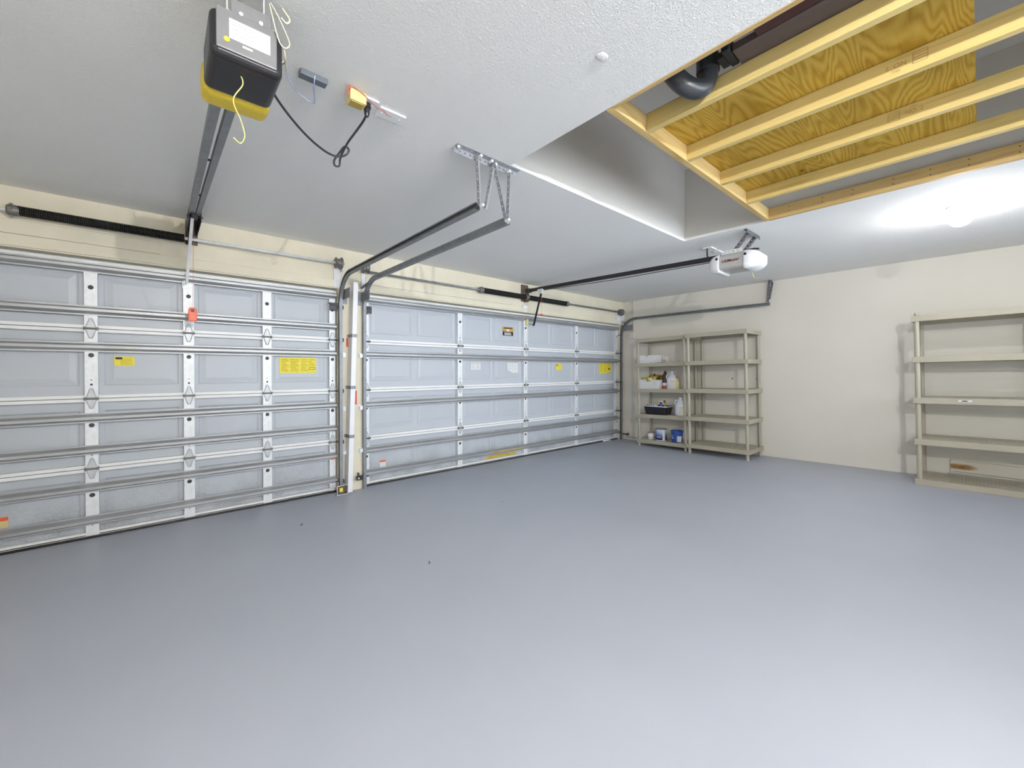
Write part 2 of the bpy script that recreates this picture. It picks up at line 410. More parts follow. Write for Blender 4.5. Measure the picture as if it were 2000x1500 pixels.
def door(label, x0, x1, stiles, percell, struts, ends):
    t = thing('garage_door', label, 'garage door', ((x0 + x1) / 2, D, 0))
    w_in, w_end = .072, .058
    sm = {}
    for s in range(4):
        z0 = s * SEC + (.022 if s == 0 else 0); z1 = (s + 1) * SEC if s < 3 else 2.116
        cells = []
        for a, b in zip(stiles[:-1], stiles[1:]):
            n = percell; w = (b - a - .13 - .05 * (n - 1)) / n
            for k in range(n):
                xa = a + .065 + k * (w + .05); cells.append((xa, xa + w))
        panel_section(x0, x1, z0, z1, cells, t)
        for i, x in enumerate(stiles):
            w = w_end if i in ends else w_in
            key = (round(z1 - z0, 4), w)
            if key not in sm:
                o = stile_mesh(z1 - z0, w).build('stile', 'galv', t, local=True); sm[key] = o
                o.data.materials.append(M['dark'])  # inner strip coloured dark for the shade behind the holes
                for p in list(o.data.polygons)[-6:]: p.material_index = 1
                o.location = V((x, D - .002, z0)) - t.location
            else:
                c = sm[key].copy(); COL.objects.link(c); c.location = V((x, D - .002, z0)) - t.location
    h0 = None
    for s in (1, 2, 3):
        for i, x in enumerate(stiles):
            if h0 is None:
                h0 = hinge_mesh().build('hinge', 'hinge', t, local=True); hp = hinge_pin().build('hinge_pin', 'cast', h0, local=True); c = h0
            else:
                c = h0.copy(); COL.objects.link(c); c2 = hp.copy(); COL.objects.link(c2); c2.parent = c
            c.location = V((x, D - .0055, s * SEC)) - t.location
    for z in struts: strut_obj(x0 + .012, x1 - .008, z, t)
    m = MB(); m.box(x0, D + .001, .014, x1, D + .044, .03); m.build('bottom_bar', 'dirty', t)
    for a, b in ([(x0, x1)] if x1 < 2 else [(x0, 6.02), (6.29, x1)]):
        m = MB(); m.lathe([(.0, 0), (.018, 0), (.018, b - a), (0, b - a)], (a, D + .013, .006), 10, 'x', caps=False); m.build('bottom_seal', 'rubber', t, smooth=True)
    return t
def rollers(t, x, side, zs):
    for z in zs:
        m = MB(); m.cyl((x, D - .032, z), (x + side * .075, D - .055, z), .006, 8)
        m.lathe([(.004, -.008), (.022, -.006), (.022, .006), (.004, .008)], (x + side * .062, D - .055, z), 14, 'x')
        m.build('roller', 'dark', t)
def top_bracket(t, xa, xb):
    m = MB(); m.box(xa, D - .055, 1.975, xb, D - .045, 1.905); m.box(xa, D - .055, 1.975, xb, D, 1.983); m.box(xa + .01, D - .075, 1.955, xb - .01, D - .05, 1.965)
    m.build('top_roller_bracket', 'dark', t, bevel=.002)
ls = [-.98, -.391, .191, .773, 1.365]
gd1 = door('silver-grey sectional garage door with one wide panel per bay, nearer and left of the white post', -1.02, 1.405, ls, 1,
           [2.062, 1.737, 1.46, .920, .675, .390, .140], (0, 4))
rollers(gd1, 1.39, 1, (.12, SEC, 2 * SEC, 3 * SEC, 1.94)); top_bracket(gd1, 1.325, 1.40)
rs = [1.722, 2.956, 4.121, 5.286, 6.440]
gd2 = door('silver-grey sectional double garage door with paired small panels and a yellow stain at its foot', 1.69, 6.475, rs, 2,
           [2.062, 1.46, .905, .40, .150], (0, 4))
rollers(gd2, 1.735, -1, (.12, SEC, 2 * SEC, 3 * SEC, 1.94)); top_bracket(gd2, 1.70, 1.765)
rollers(gd2, 6.43, 1, (.12, SEC, 2 * SEC, 3 * SEC, 1.94))
# stickers on the doors
YS = D + .0435
def sticker(t, x0, x1, z0, z1, m_, label, lines=(), li='ink', tilt=0, y=YS, name='warning_label'):
    m = MB(); m.box(x0, y - .0012, z0, x1, y, z1)
    o = m.build(name, m_, t); tag(o, label)
    if lines:
        k = MB()
        for a, b, c, d in lines:
            k.box(x0 + (x1 - x0) * a, y - .0020, z0 + (z1 - z0) * b, x0 + (x1 - x0) * c, y - .0012, z0 + (z1 - z0) * d)
        k.build('printed_lines', li, o)
    return o
def rows(a, c, n, z0=.12, z1=.86, th=.05):
    return [(a, z0 + (z1 - z0) * i / (n - 1), c - .04 * ((i * 7) % 3), z0 + (z1 - z0) * i / (n - 1) + th) for i in range(n)]
o = sticker(gd1, -.269, -.151, 1.318, 1.392, 'ylabel', 'small yellow warning label', rows(.3, .92, 5, .15, .7), 'inky')
MB().box(-.262, YS - .0022, 1.370, -.222, YS - .0012, 1.386).build('printed_block', 'ink', o)
o = sticker(gd1, .884, 1.218, 1.256, 1.408, 'ylabel', 'large curling yellow instruction label', rows(.05, .24, 8) + rows(.29, .53, 8) + rows(.58, .78, 8) + rows(.8, .97, 4, .5, .86), 'inky')
k = MB()
for a, b, c, d in ((1.150, 1.290, 1.208, 1.294), (1.150, 1.312, 1.208, 1.316), (1.150, 1.290, 1.153, 1.316), (1.205, 1.290, 1.208, 1.316)): k.box(a, YS - .0022, b, c, YS - .0012, d)
k.build('printed_block', 'ink', o)
o = sticker(gd1, -.93, -.809, .175, .252, 'cream', 'orange and cream tension warning label')
MB().box(-.93, YS - .0022, .225, -.809, YS - .0012, .252).build('printed_band', 'orange', o)
o = sticker(gd1, 1.345, 1.385, .30, .37, 'paper', 'small white and red label', y=D - .004)
MB().box(1.345, D - .0062, .35, 1.385, D - .0052, .362).build('printed_band', 'redtape', o)
o = sticker(gd2, 3.715, 3.912, 1.785, 1.908, 'black', 'black and orange dealer sticker', rows(.15, .85, 3, .08, .3, .06), 'paper')
k = MB().box(3.718, YS - .0022, 1.842, 3.909, YS - .0012, 1.905); k.build('printed_band', mat('amber_print', (.62, .33, .03), .5), o)
MB().box(3.785, YS - .0032, 1.850, 3.842, YS - .0022, 1.878).build('printed_block', 'paper', o)
MB().box(3.735, YS - .0032, 1.885, 3.892, YS - .0022, 1.899).build('printed_lines', 'black', o)
sticker(gd2, 3.160, 3.320, 1.292, 1.392, 'paper', 'white two-column label', rows(.08, .44, 5) + rows(.54, .92, 5) + [(0, .92, 1, .95)], 'inkgrey')
k = MB(); k.add([(x, y, z) for y in (YS - .0012, YS) for x, z in ((3.80, 1.392), (4.008, 1.392), (4.008, 1.252), (3.90, 1.250), (3.80, 1.292))],
               [(0, 1, 2, 3, 4), (9, 8, 7, 6, 5)] + [(i, i + 5, (i + 1) % 5 + 5, (i + 1) % 5) for i in range(5)])
o = k.build('notice_sheet', 'paper', gd2); tag(o, 'white notice with a cut corner')
k = MB()
for a, b, c, d in ((3.90, 1.26, 3.903, 1.385), (3.82, 1.36, 3.885, 1.364), (3.82, 1.34, 3.88, 1.344), (3.83, 1.315, 3.885, 1.319), (3.92, 1.355, 3.99, 1.359), (3.92, 1.33, 3.985, 1.334), (3.925, 1.305, 3.99, 1.309), (3.93, 1.28, 3.98, 1.284), (3.82, 1.30, 3.87, 1.304)):
    k.box(a, YS - .0022, b, c, YS - .0012, d)
k.build('printed_lines', 'inkgrey', o)
o = sticker(gd2, 4.830, 4.965, 1.290, 1.385, 'ylabel', 'small square yellow label', rows(.4, .9, 5), 'inky')
MB().box(4.84, YS - .0022, 1.355, 4.87, YS - .0012, 1.375).build('printed_block', 'ink', o)
o = sticker(gd2, 5.968, 6.318, 1.235, 1.412, 'ylabel', 'large yellow instruction label', rows(.05, .3, 7) + rows(.36, .62, 7) + rows(.68, .95, 4, .5, .86), 'inky')
MB().box(6.24, YS - .0022, 1.295, 6.285, YS - .0012, 1.325).build('printed_block', 'ink', o)
o = sticker(gd2, 1.895, 1.965, .170, .250, 'paper', 'peeling orange and white label')
MB().box(1.895, YS - .0022, .232, 1.965, YS - .0012, .252).build('printed_band', 'orange', o)
# yellow spill on the big door
def m_spill():
    m, nt, b = new_mat('yellow_spill'); b.inputs['Roughness'].default_value = .5
    f = noise(nt, coords(nt, (6, 1, 16)), 1.3, 4)
    nt.links.new(ramp(nt, f, [(.3, (.40, .27, .03)), (.7, (.62, .47, .10))]), b.inputs['Base Color']); return m
M['spill'] = m_spill()
def blob(xc, zc, hx, hz, y, n=26, seed=1):
    rnd = random.Random(seed); vs = []; k = MB()
    for i in range(n):
        t = 2 * PI * i / n; q = .8 + .3 * rnd.random()
        vs.append((xc + hx * q * math.copysign(abs(math.cos(t)) ** .6, math.cos(t)), zc + hz * min(1, q) * math.copysign(abs(math.sin(t)) ** .6, math.sin(t))))
    k.add([(x, y, z) for x, z in vs] + [(x, y - .0008, z) for x, z in vs], [tuple(range(n)), tuple(range(2 * n - 1, n - 1, -1))] + [(i, (i + 1) % n, n + (i + 1) % n, n + i) for i in range(n)])
    return k
tag(blob(3.70, .057, .30, .036, D + .0440, seed=3).build('spill_stain', 'spill', gd2), 'dried yellow spill on the lowest panel')
k = blob(3.72, 0, .30, .0085, 0, seed=5)
for i, p in enumerate(k.v):
    k.v[i] = V((p.x, D - .0505 + (p.y + .0), .150 + p.z))
tag(k.build('spill_stain', 'spill', gd2), 'dried yellow spill on the lowest strut')

# ================================================================ door tracks
CH = [(-.022, -.013), (-.022, -.021), (.008, -.021), (.012, -.010), (.012, .010), (.008, .021), (-.022, .021), (-.022, .013)]
def track(label, x, side, zt, yend, ztop_in=None):
    t = thing('door_track', label, 'track', (x, 4.36, fz(4.36)))
    R = .30; yv = 4.366
    pv = [(x, yv, fz(yv)), (x, yv, zt - R)]; n = 12
    path = [pv[0], pv[1]]; ups = [(0, 1, 0)] * 2          # 'up' points away from the room's inside of the bend
    arc = []; au = []
    for i in range(1, n + 1):
        a = PI / 2 * i / n
        arc.append((x, yv - R + R * math.cos(a), zt - R + R * math.sin(a))); au.append((0, math.cos(a), math.sin(a)))
    m = MB(); m.sheet(CH, path, (side, 0, 0), ups); m.build('vertical_track', 'track', t, solid=.002)
    m = MB(); m.sheet(CH, [pv[1]] + arc + [(x, yend, zt)], (side, 0, 0), [(0, 1, 0)] + au + [(0, 0, 1)])
    m.build('horizontal_track', 'track', t, solid=.002)
    for z in (.40, .86, 1.42):
        m = MB(); m.box(min(x + side * .014, x + side * .045), 4.352, z, max(x + side * .014, x + side * .045), 4.388, z + .04)
        m.box(min(x + side * .014, x + side * .05), 4.384, z - .005, max(x + side * .014, x + side * .05), 4.389, z + .05); m.build('wall_bracket', 'galv', t)
    # flag bracket at the bend
    m = MB(); xa = x + side * .018
    m.box(xa - .002, 4.15, 2.02, xa + .002, 4.385, 2.12); m.box(min(xa, xa + side * .05), 4.384, 1.98, max(xa, xa + side * .05), 4.389, 2.13)
    m.build('flag_bracket', 'track', t)
    if side < 0 or x > 6:
        m = MB(); xb = x + side * .022
        m.bar((xb, 4.375, 2.165), (xb, 3.93, 2.225), .005, .032, (1, 0, 0)); m.build('brace', 'track', t)
    return t
t1 = track('grey steel track curving up beside the left garage door, ending at the punched ceiling bracket', 1.432, 1, 2.255, 1.955)
t2 = track('grey steel track curving up at the left edge of the double door', 1.668, -1, 2.235, 1.965)
t3 = track('grey steel track running along the right wall above the corner shelves', 6.497, 1, 2.222, 1.94)
def holes(L, W, r, step=.036): 
    n = max(1, int((L - .02) / step)); o = (L - (n - 1) * step) / 2
    return [(o + i * step, W / 2, r) for i in range(n)]
def angle_iron(m, o, du, dv, dw, L, W=.032, r=.0055, t=.0018):
    # two legs sharing the edge o..o+du*L
    m.plate(o, du, dv, L, W, holes(L, W, r), t); m.plate(o, du, dw, L, W, holes(L, W, r), t)
    return m
# hanger over the two middle tracks
hg = thing('track_hanger', 'V-shaped punched steel hanger holding two track ends at the ceiling opening corner', 'hanger', (1.50, 1.945, H))
m = MB(); angle_iron(m, (1.262, 1.950, H - .001), (1, 0, 0), (0, -1, 0), (0, 0, -1), .47, .036); m.build('ceiling_angle', 'strap', hg)
def hstrap(p, q, dv, dw, mt='galv'):
    p, q = V(p), V(q); L = (q - p).length
    mm = MB(); angle_iron(mm, p, q - p, dv, dw, L, .026); return mm.build('punched_strap', mt, hg)
hstrap((1.400, 1.938, 2.545), (1.416, 1.938, 2.255), (0, -1, 0), (1, 0, 0), 'strap')
hstrap((1.515, 1.925, 2.538), (1.450, 1.925, 2.240), (0, -1, 0), (1, 0, 0), 'strap')
hstrap((1.520, 1.930, 2.535), (1.612, 1.930, 2.215), (0, -1, 0), (1, 0, 0), 'strap')
hstrap((1.640, 1.930, 2.525), (1.628, 1.930, 2.215), (0, -1, 0), (1, 0, 0), 'strap')
for p, q, r in [((x, 1.93, z), (x, 1.905, z), .009) for x, z in ((1.42, 2.535), (1.50, 2.53), (1.53, 2.522), (1.64, 2.515))] + \
        [((x, 1.932, H - .002), (x, 1.932, H - .014), .009) for x in (1.28, 1.52)] + [((1.43, 1.93, 2.25), (1.43, 1.90, 2.25), .009), ((1.632, 1.94, 2.215), (1.632, 1.905, 2.215), .009)]:
    MB().cyl(p, q, r, 6).build('bolt', 'galv', hg)
# hanger by the right wall
hr = thing('track_hanger', 'dark punched steel hanger holding the track end by the right wall', 'hanger', (6.50, 1.95, H))
m = MB(); angle_iron(m, (6.44, 1.925, H - .001), (1, 0, 0), (0, 1, 0), (0, 0, -1), .125); m.build('ceiling_angle', 'strapd', hr)
def astrap(root, p, q, dv, dw, mt='strapd', W=.03, name='punched_strap'):
    p, q = V(p), V(q); mm = MB(); angle_iron(mm, p, q - p, dv, dw, (q - p).length, W); return mm.build(name, mt, root)
astrap(hr, (6.50, 1.965, 2.545), (6.50, 1.985, 2.215), (0, -1, 0), (1, 0, 0))
astrap(hr, (6.512, 1.930, 2.52), (6.505, 1.965, 2.29), (0, -1, 0), (1, 0, 0))

# ================================================================ spring shafts
def coil(x0, x1, R, rw, c, pitch=None):
    pitch = pitch or rw * 2.03; n = int((x1 - x0) / pitch); pts = []
    for i in range(n * 14 + 1):
        a = 2 * PI * i / 14; pts.append((x0 + pitch * i / 14, c[0] + R * math.cos(a), c[1] + R * math.sin(a)))
    return MB().tube(pts, rw, 6)
def drum(m, x, c, side):
    m.lathe([(.012, -.034), (.05, -.034), (.058, -.03), (.046, -.022), (.044, .012), (.060, .020), (.060, .030), (.03, .034), (.012, .045)] if side > 0 else
            [(.012, -.045), (.03, -.034), (.060, -.03), (.060, -.02), (.044, -.012), (.046, .022), (.058, .03), (.05, .034), (.012, .034)], (x, c[0], c[1]), 22, 'x')
SZ = 2.378; SY = 4.318
sh = thing('spring_shaft', 'steel shaft with one long black torsion spring above the left garage door', 'spring shaft', (.2, SY, SZ))
MB().cyl((-1.30, SY, SZ - .012), (1.455, SY, SZ + .006), .0125, 12).build('shaft', 'galv', sh, smooth=True)
coil(-.735, .17, .029, .0052, (SY, SZ - .004)).build('torsion_spring', 'spring', sh, smooth=True)
m = MB(); m.lathe([(.014, -.03), (.03, -.03), (.037, -.02), (.037, .01), (.033, .03)], (-.745, SY, SZ - .007), 16, 'x')
for a in range(4): m.bar((-.755, SY + .03 * math.cos(a * PI / 2), SZ - .007 + .03 * math.sin(a * PI / 2)), (-.755, SY + .046 * math.cos(a * PI / 2), SZ - .007 + .046 * math.sin(a * PI / 2)), .014, .014, (1, 0, 0))
m.build('winding_cone', 'cast', sh, smooth=False)
m = MB(); drum(m, 1.396, (SY, SZ + .005), 1); m.build('cable_drum', 'cast', sh, smooth=True)
m = MB(); m.box(1.365, 4.375, 2.14, 1.43, 4.388, 2.43); m.box(1.424, SY - .03, 2.30, 1.430, 4.385, 2.43); m.build('end_bearing_plate', 'galv', sh)
m = MB(); m.box(.170, 4.372, 2.345, .252, 4.389, 2.545); m.box(.19, SY - .03, 2.33, .198, 4.385, 2.42); m.cyl((.184, SY, SZ), (.206, SY, SZ), .034, 14)
m.build('center_bearing_bracket', 'brownsteel', sh, bevel=.002)
SZ2 = 2.345
sh2 = thing('spring_shaft', 'steel shaft with two shorter black torsion springs above the double door', 'spring shaft', (4.04, SY, SZ2))
MB().cyl((1.63, SY, SZ2 - .003), (6.47, SY, SZ2 + .006), .0125, 12).build('shaft', 'track', sh2, smooth=True)
coil(3.235, 4.01, .030, .0054, (SY, SZ2)).build('torsion_spring', 'spring', sh2, smooth=True)
coil(4.085, 4.90, .030, .0054, (SY, SZ2)).build('torsion_spring', 'spring', sh2, smooth=True)
for x in (3.215, 4.045, 4.915):
    m = MB(); m.lathe([(.014, -.03), (.036, -.028), (.042, -.015), (.042, .015), (.036, .028), (.014, .03)], (x, SY, SZ2), 14, 'x'); m.build('winding_cone', 'cast', sh2)
m = MB(); drum(m, 1.672, (SY, SZ2 + .035), -1); m.build('cable_drum', 'cast', sh2, smooth=True)
m = MB(); drum(m, 6.40, (SY, SZ2 + .003), 1)
m.build('cable_drum', 'cast', sh2, smooth=True)
m = MB(); m.box(6.335, 4.372, 2.14, 6.50, 4.388, 2.40); m.box(6.445, SY - .04, 2.20, 6.452, 4.385, 2.40); m.build('end_bearing_plate', 'galv', sh2)
m = MB(); m.box(1.65, 4.375, 2.14, 1.69, 4.388, 2.43); m.build('end_bearing_plate', 'galv', sh2)
m = MB(); m.box(3.985, 4.372, 2.29, 4.115, 4.389, 2.535); m.box(4.04, SY - .04, 2.28, 4.048, 4.385, 2.40); m.build('center_bearing_bracket', 'brownsteel', sh2, bevel=.002)

# ================================================================ old opener (black with a yellow front)
op = thing('garage_door_opener', 'black garage door opener with white label and yellow end, hanging nearest the viewer', 'garage door opener', (.22, 1.68, 2.28))
m = MB(); m.box(.122, 1.568, 2.280, .326, 1.80, 2.425); hs = m.build('housing', 'blackpl', op, bevel=.022, seg=4)
m = MB(); m.box(.118, 1.795, 2.275, .330, 1.905, 2.400); m.build('light_cover', 'yellowpl', op, bevel=.03, seg=4)
m = MB(); m.box(.138, 1.560, 2.297, .305, 1.570, 2.424); m.box(.176, 1.562, 2.42, .29, 1.570, 2.468); bp = m.build('back_plate', 'greyplate', op, bevel=.003)
m = MB(); m.box(.1715, 1.5585, 2.335, .285, 1.5605, 2.398); lb = m.build('label', 'paper', bp); tag(lb, 'white printed label')
k = MB()
for z, a, c in ((2.388, .18, .275), (2.381, .18, .26), (2.368, .18, .275), (2.356, .185, .255), (2.351, .185, .25), (2.343, .18, .24)):
    x = a
    while x < c:
        w = random.uniform(.006, .02); k.box(x, 1.5578, z - .0011, min(x + w, c), 1.5586, z + .0011); x += w + .004
k.build('printed_lines', 'inkgrey', lb)
m = MB(); m.box(.207, 1.5585, 2.3215, .235, 1.5605, 2.328); tag(m.build('small_label', 'paper', bp), 'narrow white label')
m = MB(); m.cyl((.165, 1.5605, 2.327), (.165, 1.557, 2.327), .0078, 20); tag(m.build('round_sticker', 'ylabel', bp), 'round yellow sticker')
for x in (.203, .258):
    m = MB(); m.cyl((x, 1.561, 2.425 if x < .23 else 2.427), (x, 1.555, 2.425), .0058, 10); m.build('bolt', 'white', bp, smooth=False)
for x in (.180, .282):
    m = MB(); m.box(x - .012, 1.585, 2.42, x - .009, 1.613, H - .001); m.box(x - .014, 1.57, 2.428, x + .014, 1.625, 2.431); m.cyl((x - .008, 1.60, 2.45), (x + .012, 1.60, 2.45), .006, 6)
    m.build('hanging_strap', 'galv', op)
ra, rb = (1.88, 2.300), (4.02, 2.497)
for x0, x1, w in ((.166, .190, .030), (.214, .231, .026)):
    m = MB(); pr = [(-w / 2, .016), (-w / 2, -.016), (w / 2, -.016), (w / 2, .016)]
    m.sheet(pr, [(x0, ra[0], ra[1]), (x1, rb[0], rb[1])], (1, 0, 0), [(0, 0, 1)] * 2); m.build('rail', 'track', op, solid=.003)
for f in (.34, .70):
    p = V((.190, ra[0], ra[1])).lerp(V((.21, rb[0], rb[1])), f); m = MB(); m.cyl((p.x - .035, p.y, p.z), (p.x + .03, p.y, p.z), .006, 8); m.build('spacer_bolt', 'dark', op)
m = MB(); m.box(.172, 3.90, 2.42, .176, 4.372, 2.51); m.box(.246, 3.90, 2.42, .250, 4.372, 2.51); m.cyl((.165, 3.98, 2.47), (.262, 3.98, 2.47), .008, 8)
m.box(.172, 4.05, 2.50, .25, 4.372, 2.506); m.build('header_bracket', 'dark', op)
m = MB(); m.box(.188, 3.90, 2.445, .228, 3.99, 2.475); m.build('trolley', 'dark', op, bevel=.004)
m = MB(); m.bar((.196, 3.95, 2.45), (.178, 4.385, 2.02), .006, .020, (1, 0, 0)); m.build('door_arm', 'whitepaint', op)
m = MB(); m.box(.150, D - .012, 1.975, .182, D - .006, 2.065); m.cyl((.176, D - .05, 2.02), (.176, D, 2.02), .008, 8); m.box(.16, D - .05, 2.0, .165, D - .008, 2.04); m.build('door_bracket', 'galv', op)
m = MB(); m.tube(smooth_path([(.197, 1.64, 2.285), (.210, 1.645, 2.285), (.219, 1.65, 2.257), (.192, 1.65, 2.194), (.213, 1.65, 2.134), (.224, 1.65, 2.086), (.212, 1.65, 2.056), (.192, 1.65, 2.068)]), .0019, 8)
m.build('antenna_wire', 'yelwire', op, smooth=True)
w1 = smooth_path([(.285, 1.575, 2.52), (.292, 1.560, 2.47), (.300, 1.550, 2.42), (.312, 1.548, 2.384), (.328, 1.552, 2.378), (.343, 1.56, 2.402), (.335, 1.57, 2.44), (.312, 1.575, 2.49), (.290, 1.58, 2.528)])
m = MB(); m.tube(w1, .0021, 8); m.tube(smooth_path([(.325, 1.556, 2.380), (.338, 1.60, 2.365), (.350, 1.72, 2.43), (.385, 1.83, 2.52), (.41, 1.92, 2.545)]), .0026, 8)
m.tube(smooth_path([(.33, 1.60, 2.545), (.35, 1.59, 2.51), (.337, 1.58, 2.485), (.322, 1.58, 2.495)]), .003, 8)
m.build('bell_wire', 'wire', op, smooth=True)
# brand script on the underside is unreadable: a faint dark red line of strokes
k = MB(); x = .215
for i in range(9):
    k.tube([(x + i * .008, 1.598, 2.2798), (x + .004 + i * .008, 1.606, 2.2798)], .0009, 5)
k.build('faded_script', 'redink', op)
# hand-pull of the old opener
rh = thing('release_handle', 'orange-red release handle on a thin cord in front of the left door', 'release handle', (.206, 4.19, 1.69))
m = MB(); m.tube([(.206, 3.96, 2.445), (.206, 4.19, 1.79)], .0012, 6); m.build('pull_cord', 'redwire', rh)
m = MB(); prof = [(-.030, 1.682), (.030, 1.682), (.027, 1.775), (.018, 1.793), (-.018, 1.793), (-.027, 1.775)]
m.add([(.206 + x, y, z) for y in (4.182, 4.200) for x, z in prof], [tuple(range(6)), tuple(range(11, 5, -1))] + [(i, (i + 1) % 6, 6 + (i + 1) % 6, 6 + i) for i in range(6)])
m.build('handle', 'orange', rh, bevel=.005)
m = MB(); m.lathe([(.010, -.010), (.012, .0), (.010, .003)], (.206, 4.181, 1.768), 14, 'y'); m.build('cord_knot', 'redink', rh)

# cord, socket adapter, receiver and plates on the ceiling
pc = thing('power_cord', 'black power cord looping from the old opener to the beige adapter', 'cord', (.5, 1.95, 2.4))
m = MB()
m.tube(smooth_path([(.318, 1.80, 2.405), (.36, 1.883, 2.40), (.447, 1.998, 2.395), (.545, 2.10, 2.39), (.64, 2.165, 2.385), (.70, 2.172, 2.385), (.735, 2.155, 2.40), (.745, 2.145, 2.425), (.722, 2.14, 2.43), (.700, 2.165, 2.395), (.685, 2.185, 2.365),
                    (.692, 2.195, 2.345), (.712, 2.19, 2.35), (.712, 2.17, 2.385), (.722, 2.10, 2.43), (.742, 2.03, 2.47), (.752, 1.97, 2.492), (.749, 1.915, 2.502), (.745, 1.885, 2.512)], 8), .0052, 8)
m.build('cable', 'blackcord', pc, smooth=True)
m = MB(); m.lathe([(.008, .0), (.012, .012), (.014, .035), (.018, .038), (.018, .06), (.005, .062)], (.744, 1.90, 2.48), 12); m.build('plug', 'blackpl', pc, smooth=False)
ad = thing('plug_adapter', 'beige cube adapter hanging from the ceiling beside the white plates', 'adapter', (.68, 1.88, H))
MB().box(.648, 1.845, 2.498, .722, 1.905, H - .004).build('body', 'cream', ad, bevel=.003)
MB().box(.656, 1.853, 2.4945, .714, 1.897, 2.4985).build('underside_panel', mat('olive_plastic', (.40, .30, .06), .5), ad)
m = MB(); m.tube(smooth_path([(.640, 1.86, 2.515), (.642, 1.845, 2.54), (.66, 1.838, 2.548), (.70, 1.84, 2.540), (.745, 1.852, 2.525), (.79, 1.875, 2.525), (.83, 1.895, 2.535), (.85, 1.915, 2.540), (.875, 1.92, 2.542)]), .0019, 6)
m.tube(smooth_path([(.640, 1.86, 2.515), (.648, 1.85, 2.535), (.645, 1.838, 2.55), (.632, 1.85, 2.53)]), .0019, 6)
m.build('red_wire', 'redwire', ad, smooth=True)
def plate(label, x0, x1, y0, y1):
    t = thing('ceiling_plate', label, 'cover plate', ((x0 + x1) / 2, (y0 + y1) / 2, H))
    MB().box(x0, y0, H - .010, x1, y1, H - .0005).build('plate', 'white', t, bevel=.003)
    for x in (x0 + .02, x1 - .02): MB().cyl((x, (y0 + y1) / 2, H - .010), (x, (y0 + y1) / 2, H - .0125), .004, 8).build('screw', 'galv', t)
    return t
plate('white ceiling plate behind the beige adapter, nearer of two', .668, .790, 1.862, 1.945)
plate('white ceiling plate with a red wire end, right of the beige adapter', .806, .938, 1.886, 1.960)
rc = thing('wireless_receiver', 'small slate-grey receiver box on the ceiling with a pale blue wire', 'receiver', (.51, 1.885, H))
m = MB(); m.box(.452, 1.868, H - .024, .560, 1.908, H - .0005); m.build('body', 'gunbox', rc, bevel=.003)
m = MB(); m.tube(smooth_path([(.41, 1.925, 2.543), (.428, 1.96, 2.538), (.46, 2.005, 2.535), (.51, 2.035, 2.53), (.548, 2.040, 2.528), (.545, 2.01, 2.528), (.52, 1.93, 2.52), (.508, 1.880, 2.522), (.506, 1.862, 2.54)]), .0024, 6)
m.build('signal_wire', 'bluewire', rc, smooth=True)

# ================================================================ newer opener
o2 = thing('garage_door_opener', 'silver garage door opener with rounded white lenses and a long black rail', 'garage door opener', (4.10, 1.51, 2.22))
# body: extruded front (faces -x), axis along y
prof = [(4.005, 2.372), (3.985, 2.345), (3.985, 2.245), (4.005, 2.228), (4.222, 2.228), (4.24, 2.245), (4.24, 2.372)]
m = MB(); n = len(prof)
m.add([(x, y, z) for y in (1.405, 1.615) for x, z in prof], [tuple(range(n)), tuple(range(2 * n - 1, n - 1, -1))] + [(i, (i + 1) % n, n + (i + 1) % n, n + i) for i in range(n)])
body = m.build('housing', 'aluminium', o2, bevel=.003)
m = MB(); m.box(4.0, 1.42, 2.371, 4.22, 1.60, 2.380); m.plate((4.03, 1.58, 2.381), (0, -1, 0), (0, 0, 1), .15, .03, holes(.15, .03, .006), .002); m.build('mounting_plate', 'galv', o2)
text('LiftMaster', .035, 'redink', 'logo_lettering', body, frame((3.9835, 1.512, 2.303), (0, -1, 0), (0, 0, 1)) @ Matrix.Diagonal((1.06, 1, 1, 1)), bold=.0006)
k = MB(); k.box(3.983, 1.425, 2.262, 3.985, 1.455, 2.265); k.build('printed_line', 'inkgrey', body)
def lens(y0, sgn, L):
    m = MB(); secs = []; N = 9
    ring0 = [(4.003, 2.376), (3.978, 2.350), (3.976, 2.240), (4.0, 2.214), (4.225, 2.212), (4.250, 2.24), (4.246, 2.376)]
    # resample the section's outline and shrink it along the length
    pts = []
    for i in range(len(ring0)):
        a, b = V((*ring0[i], 0)), V((*ring0[(i + 1) % len(ring0)], 0))
        for k in range(4): pts.append(a.lerp(b, k / 4))
    c = V((4.13, 2.285, 0)); vs = []; q = len(pts)
    for i in range(N + 1):
        f = i / N; sc = math.sqrt(max(0.0, 1 - f ** 2.3)) if f < 1 else .02
        sc = max(sc, .03)
        for p in pts:
            r = c + (p - c) * sc; vs.append((r.x, y0 + sgn * L * math.sin(f * PI / 2) if False else y0 + sgn * L * f, r.y))
    fs = [(i * q + k, i * q + (k + 1) % q, (i + 1) * q + (k + 1) % q, (i + 1) * q + k) for i in range(N) for k in range(q)]
    fs += [tuple(range(q)), tuple(N * q + k for k in range(q))]
    m.add(vs, fs); o = m.build('lens', 'glass_l', o2, smooth=True)
    k = MB(); yy = y0 + sgn * .018
    k.lathe([(.004, -.003), (.0125, -.002), (.0125, .004)], (3.978, yy, 2.335), 12, 'x'); k.build('clip', 'blackpl', o)
lens(1.405, -1, .150); lens(1.615, 1, .135)
m = MB(); m.bar((4.08, 1.62, 2.372), (4.08, 4.30, 2.448), .030, .045); m.build('rail', 'blackpl', o2, bevel=.003)
m = MB(); m.tube([(4.105, 1.75, 2.348), (4.105, 2.9, 2.368), (4.09, 4.05, 2.414)], .0045, 6); m.build('chain', 'dark', o2)
m = MB(); m.box(4.055, 4.28, 2.42, 4.062, 4.375, 2.475); m.box(4.098, 4.28, 2.42, 4.105, 4.375, 2.475); m.build('header_bracket', 'dark', o2)
